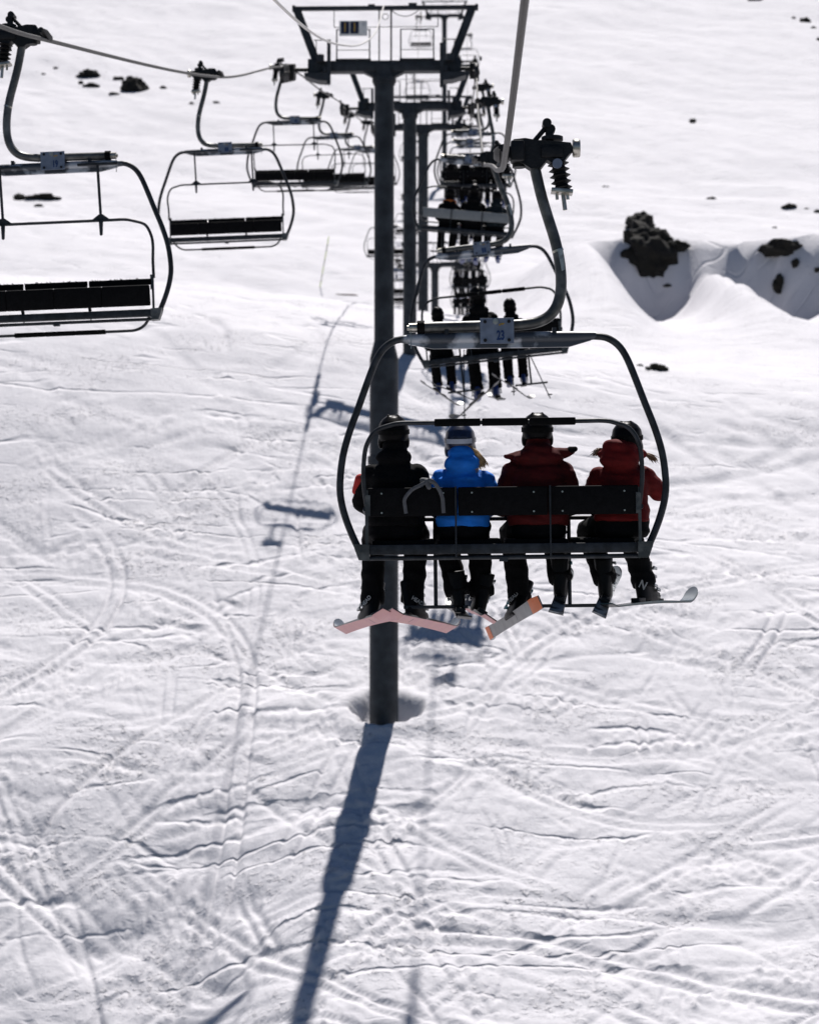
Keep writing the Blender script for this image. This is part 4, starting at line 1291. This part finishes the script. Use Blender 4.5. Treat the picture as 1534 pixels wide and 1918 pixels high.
make_rock(250, 170, 50, 44, 'biggest dark rock of the upper left cluster', GA, 5)
make_rock(214, 178, 22, 7, 'flat rock sliver left of the biggest upper left rock', GA, 14)
make_rock(199, 138, 7, 5, 'tiny stone above the middle of the upper left cluster', GA, 15)
make_rock(105, 128, 10, 5, 'tiny stone farthest up at the left of the upper left cluster', GA, 16)
make_rock(82, 140, 9, 5, 'tiny stone at the far left of the upper left rocks', GA, 17)
make_rock(306, 166, 14, 9, 'lone small pointed rock right of the upper left cluster', GA, 6)
make_rock(359, 196, 11, 8, 'small stone under the spring of the second empty chair', GA, 7)
make_rock(405, 194, 14, 9, 'small stone right of the hanger of the second empty chair', GA, 8)
GB = 'rocks behind the empty chair numbered 19'
make_rock(36, 372, 24, 16, 'dark rock at the left seen through the frame of chair 19', GB, 9)
make_rock(80, 373, 66, 10, 'long flat dark rock seen through the frame of chair 19', GB, 10)
make_rock(74, 386, 18, 5, 'thin rock sliver below the long rock behind chair 19', GB, 18)
GC = 'rocks on the upper right snow'
make_rock(1297, 227, 13, 8, 'lone small rock in the open upper right snow', GC, 11)
make_rock(1331, 374, 20, 7, 'small pointed rock above the shaded hollow', GC, 12)
make_rock(1478, 390, 34, 12, 'dark rock above the shaded hollow near the right edge', GC, 13)
make_rock(1510, 393, 12, 6, 'small rock beside the right edge above the hollow', GC, 21)
make_rock(1530, 398, 14, 9, 'rock cut by the right edge above the hollow', GC, 22)
make_rock(1508, 42, 22, 16, 'dark broken rock in the top right corner', GC, 23)
make_rock(1523, 54, 12, 8, 'small broken rock under the top right corner rock', GC, 24)
make_rock(1486, 34, 8, 5, 'tiny stone left of the top right corner rock', GC, 25)
make_rock(1532, 76, 8, 10, 'rock cut by the right edge below the corner rock', GC, 26)
make_rock(1414, 2, 30, 8, 'dark rock cut by the top edge of the photo', GC, 27)
make_rock(1450, 427, 10, 4, 'tiny stone on the rim of the shaded hollow', GC, 28)
make_rock(1133, 352, 22, 4, 'thin dark twig like rock right of the hanging spring', GC, 29)
GD = 'rocks in and under the shaded hollow'
make_rock(1216, 470, 116, 98, 'huge dark boulder standing in the shaded hollow', GD, 31, 1.4, sink=.5)
make_rock(1200, 428, 66, 44, 'dark capstone on top of the huge boulder', GD, 38, 1.0, sink=.4)
make_rock(1262, 465, 52, 20, 'dark ledge of rock reaching right from the huge boulder', GD, 32, .8)
make_rock(1230, 508, 40, 26, 'ragged dark rock at the foot of the huge boulder', GD, 33, .8)
make_rock(1250, 536, 16, 6, 'tiny stone below the foot of the huge boulder', GD, 39, .3)
make_rock(1466, 468, 82, 28, 'long dark rock in the shaded bank near the right edge', GD, 34, .8)
make_rock(1489, 494, 14, 16, 'small rock hanging under the long rock in the bank', GD, 35, .4)
make_rock(1458, 535, 22, 34, 'upright dark rock low in the shaded bank', GD, 36, .6)
make_rock(1530, 507, 12, 10, 'small stone in the bank cut by the right edge', GD, 40, .4)
make_rock(1229, 694, 42, 18, 'dark smooth stone on the snow right of the second chair', GD, 37)
make_rock(1198, 685, 12, 5, 'tiny stone beside the dark smooth stone right of the second chair', GD, 41)

g = ground_at(599, 541)
mk = empty('piste_marker', g, 'leaning fluorescent yellow piste marker pole left of the nearest tower', 'marker pole')
s = FPX / g.length
top = Vector((17 / s, -.1, 97 / s))
for k in range(7):
    mb = MB(); a, b = top * (k / 7), top * ((k + 1) / 7)
    if k == 0: a = a - top * .06
    mb.cyl(a, b, .03, n=10); mb.build('pole_band', M['lime'] if k % 2 == 0 else M['lime_dark'], mk)
g = ground_at(655, 554)
mb = MB(); s = FPX / g.length
mb.tube([g + Vector((-26 / s, 0, .12)), g + Vector((-8 / s, 0, .08)), g + Vector((8 / s, 0, .04)), g + Vector((16 / s, -.05, -.02))], [.02, .05, .07, .05], 8)
tag(mb.build('stick', M['wood'], None), 'brown stick lying on the snow beside the nearest tower pole', 'stick')
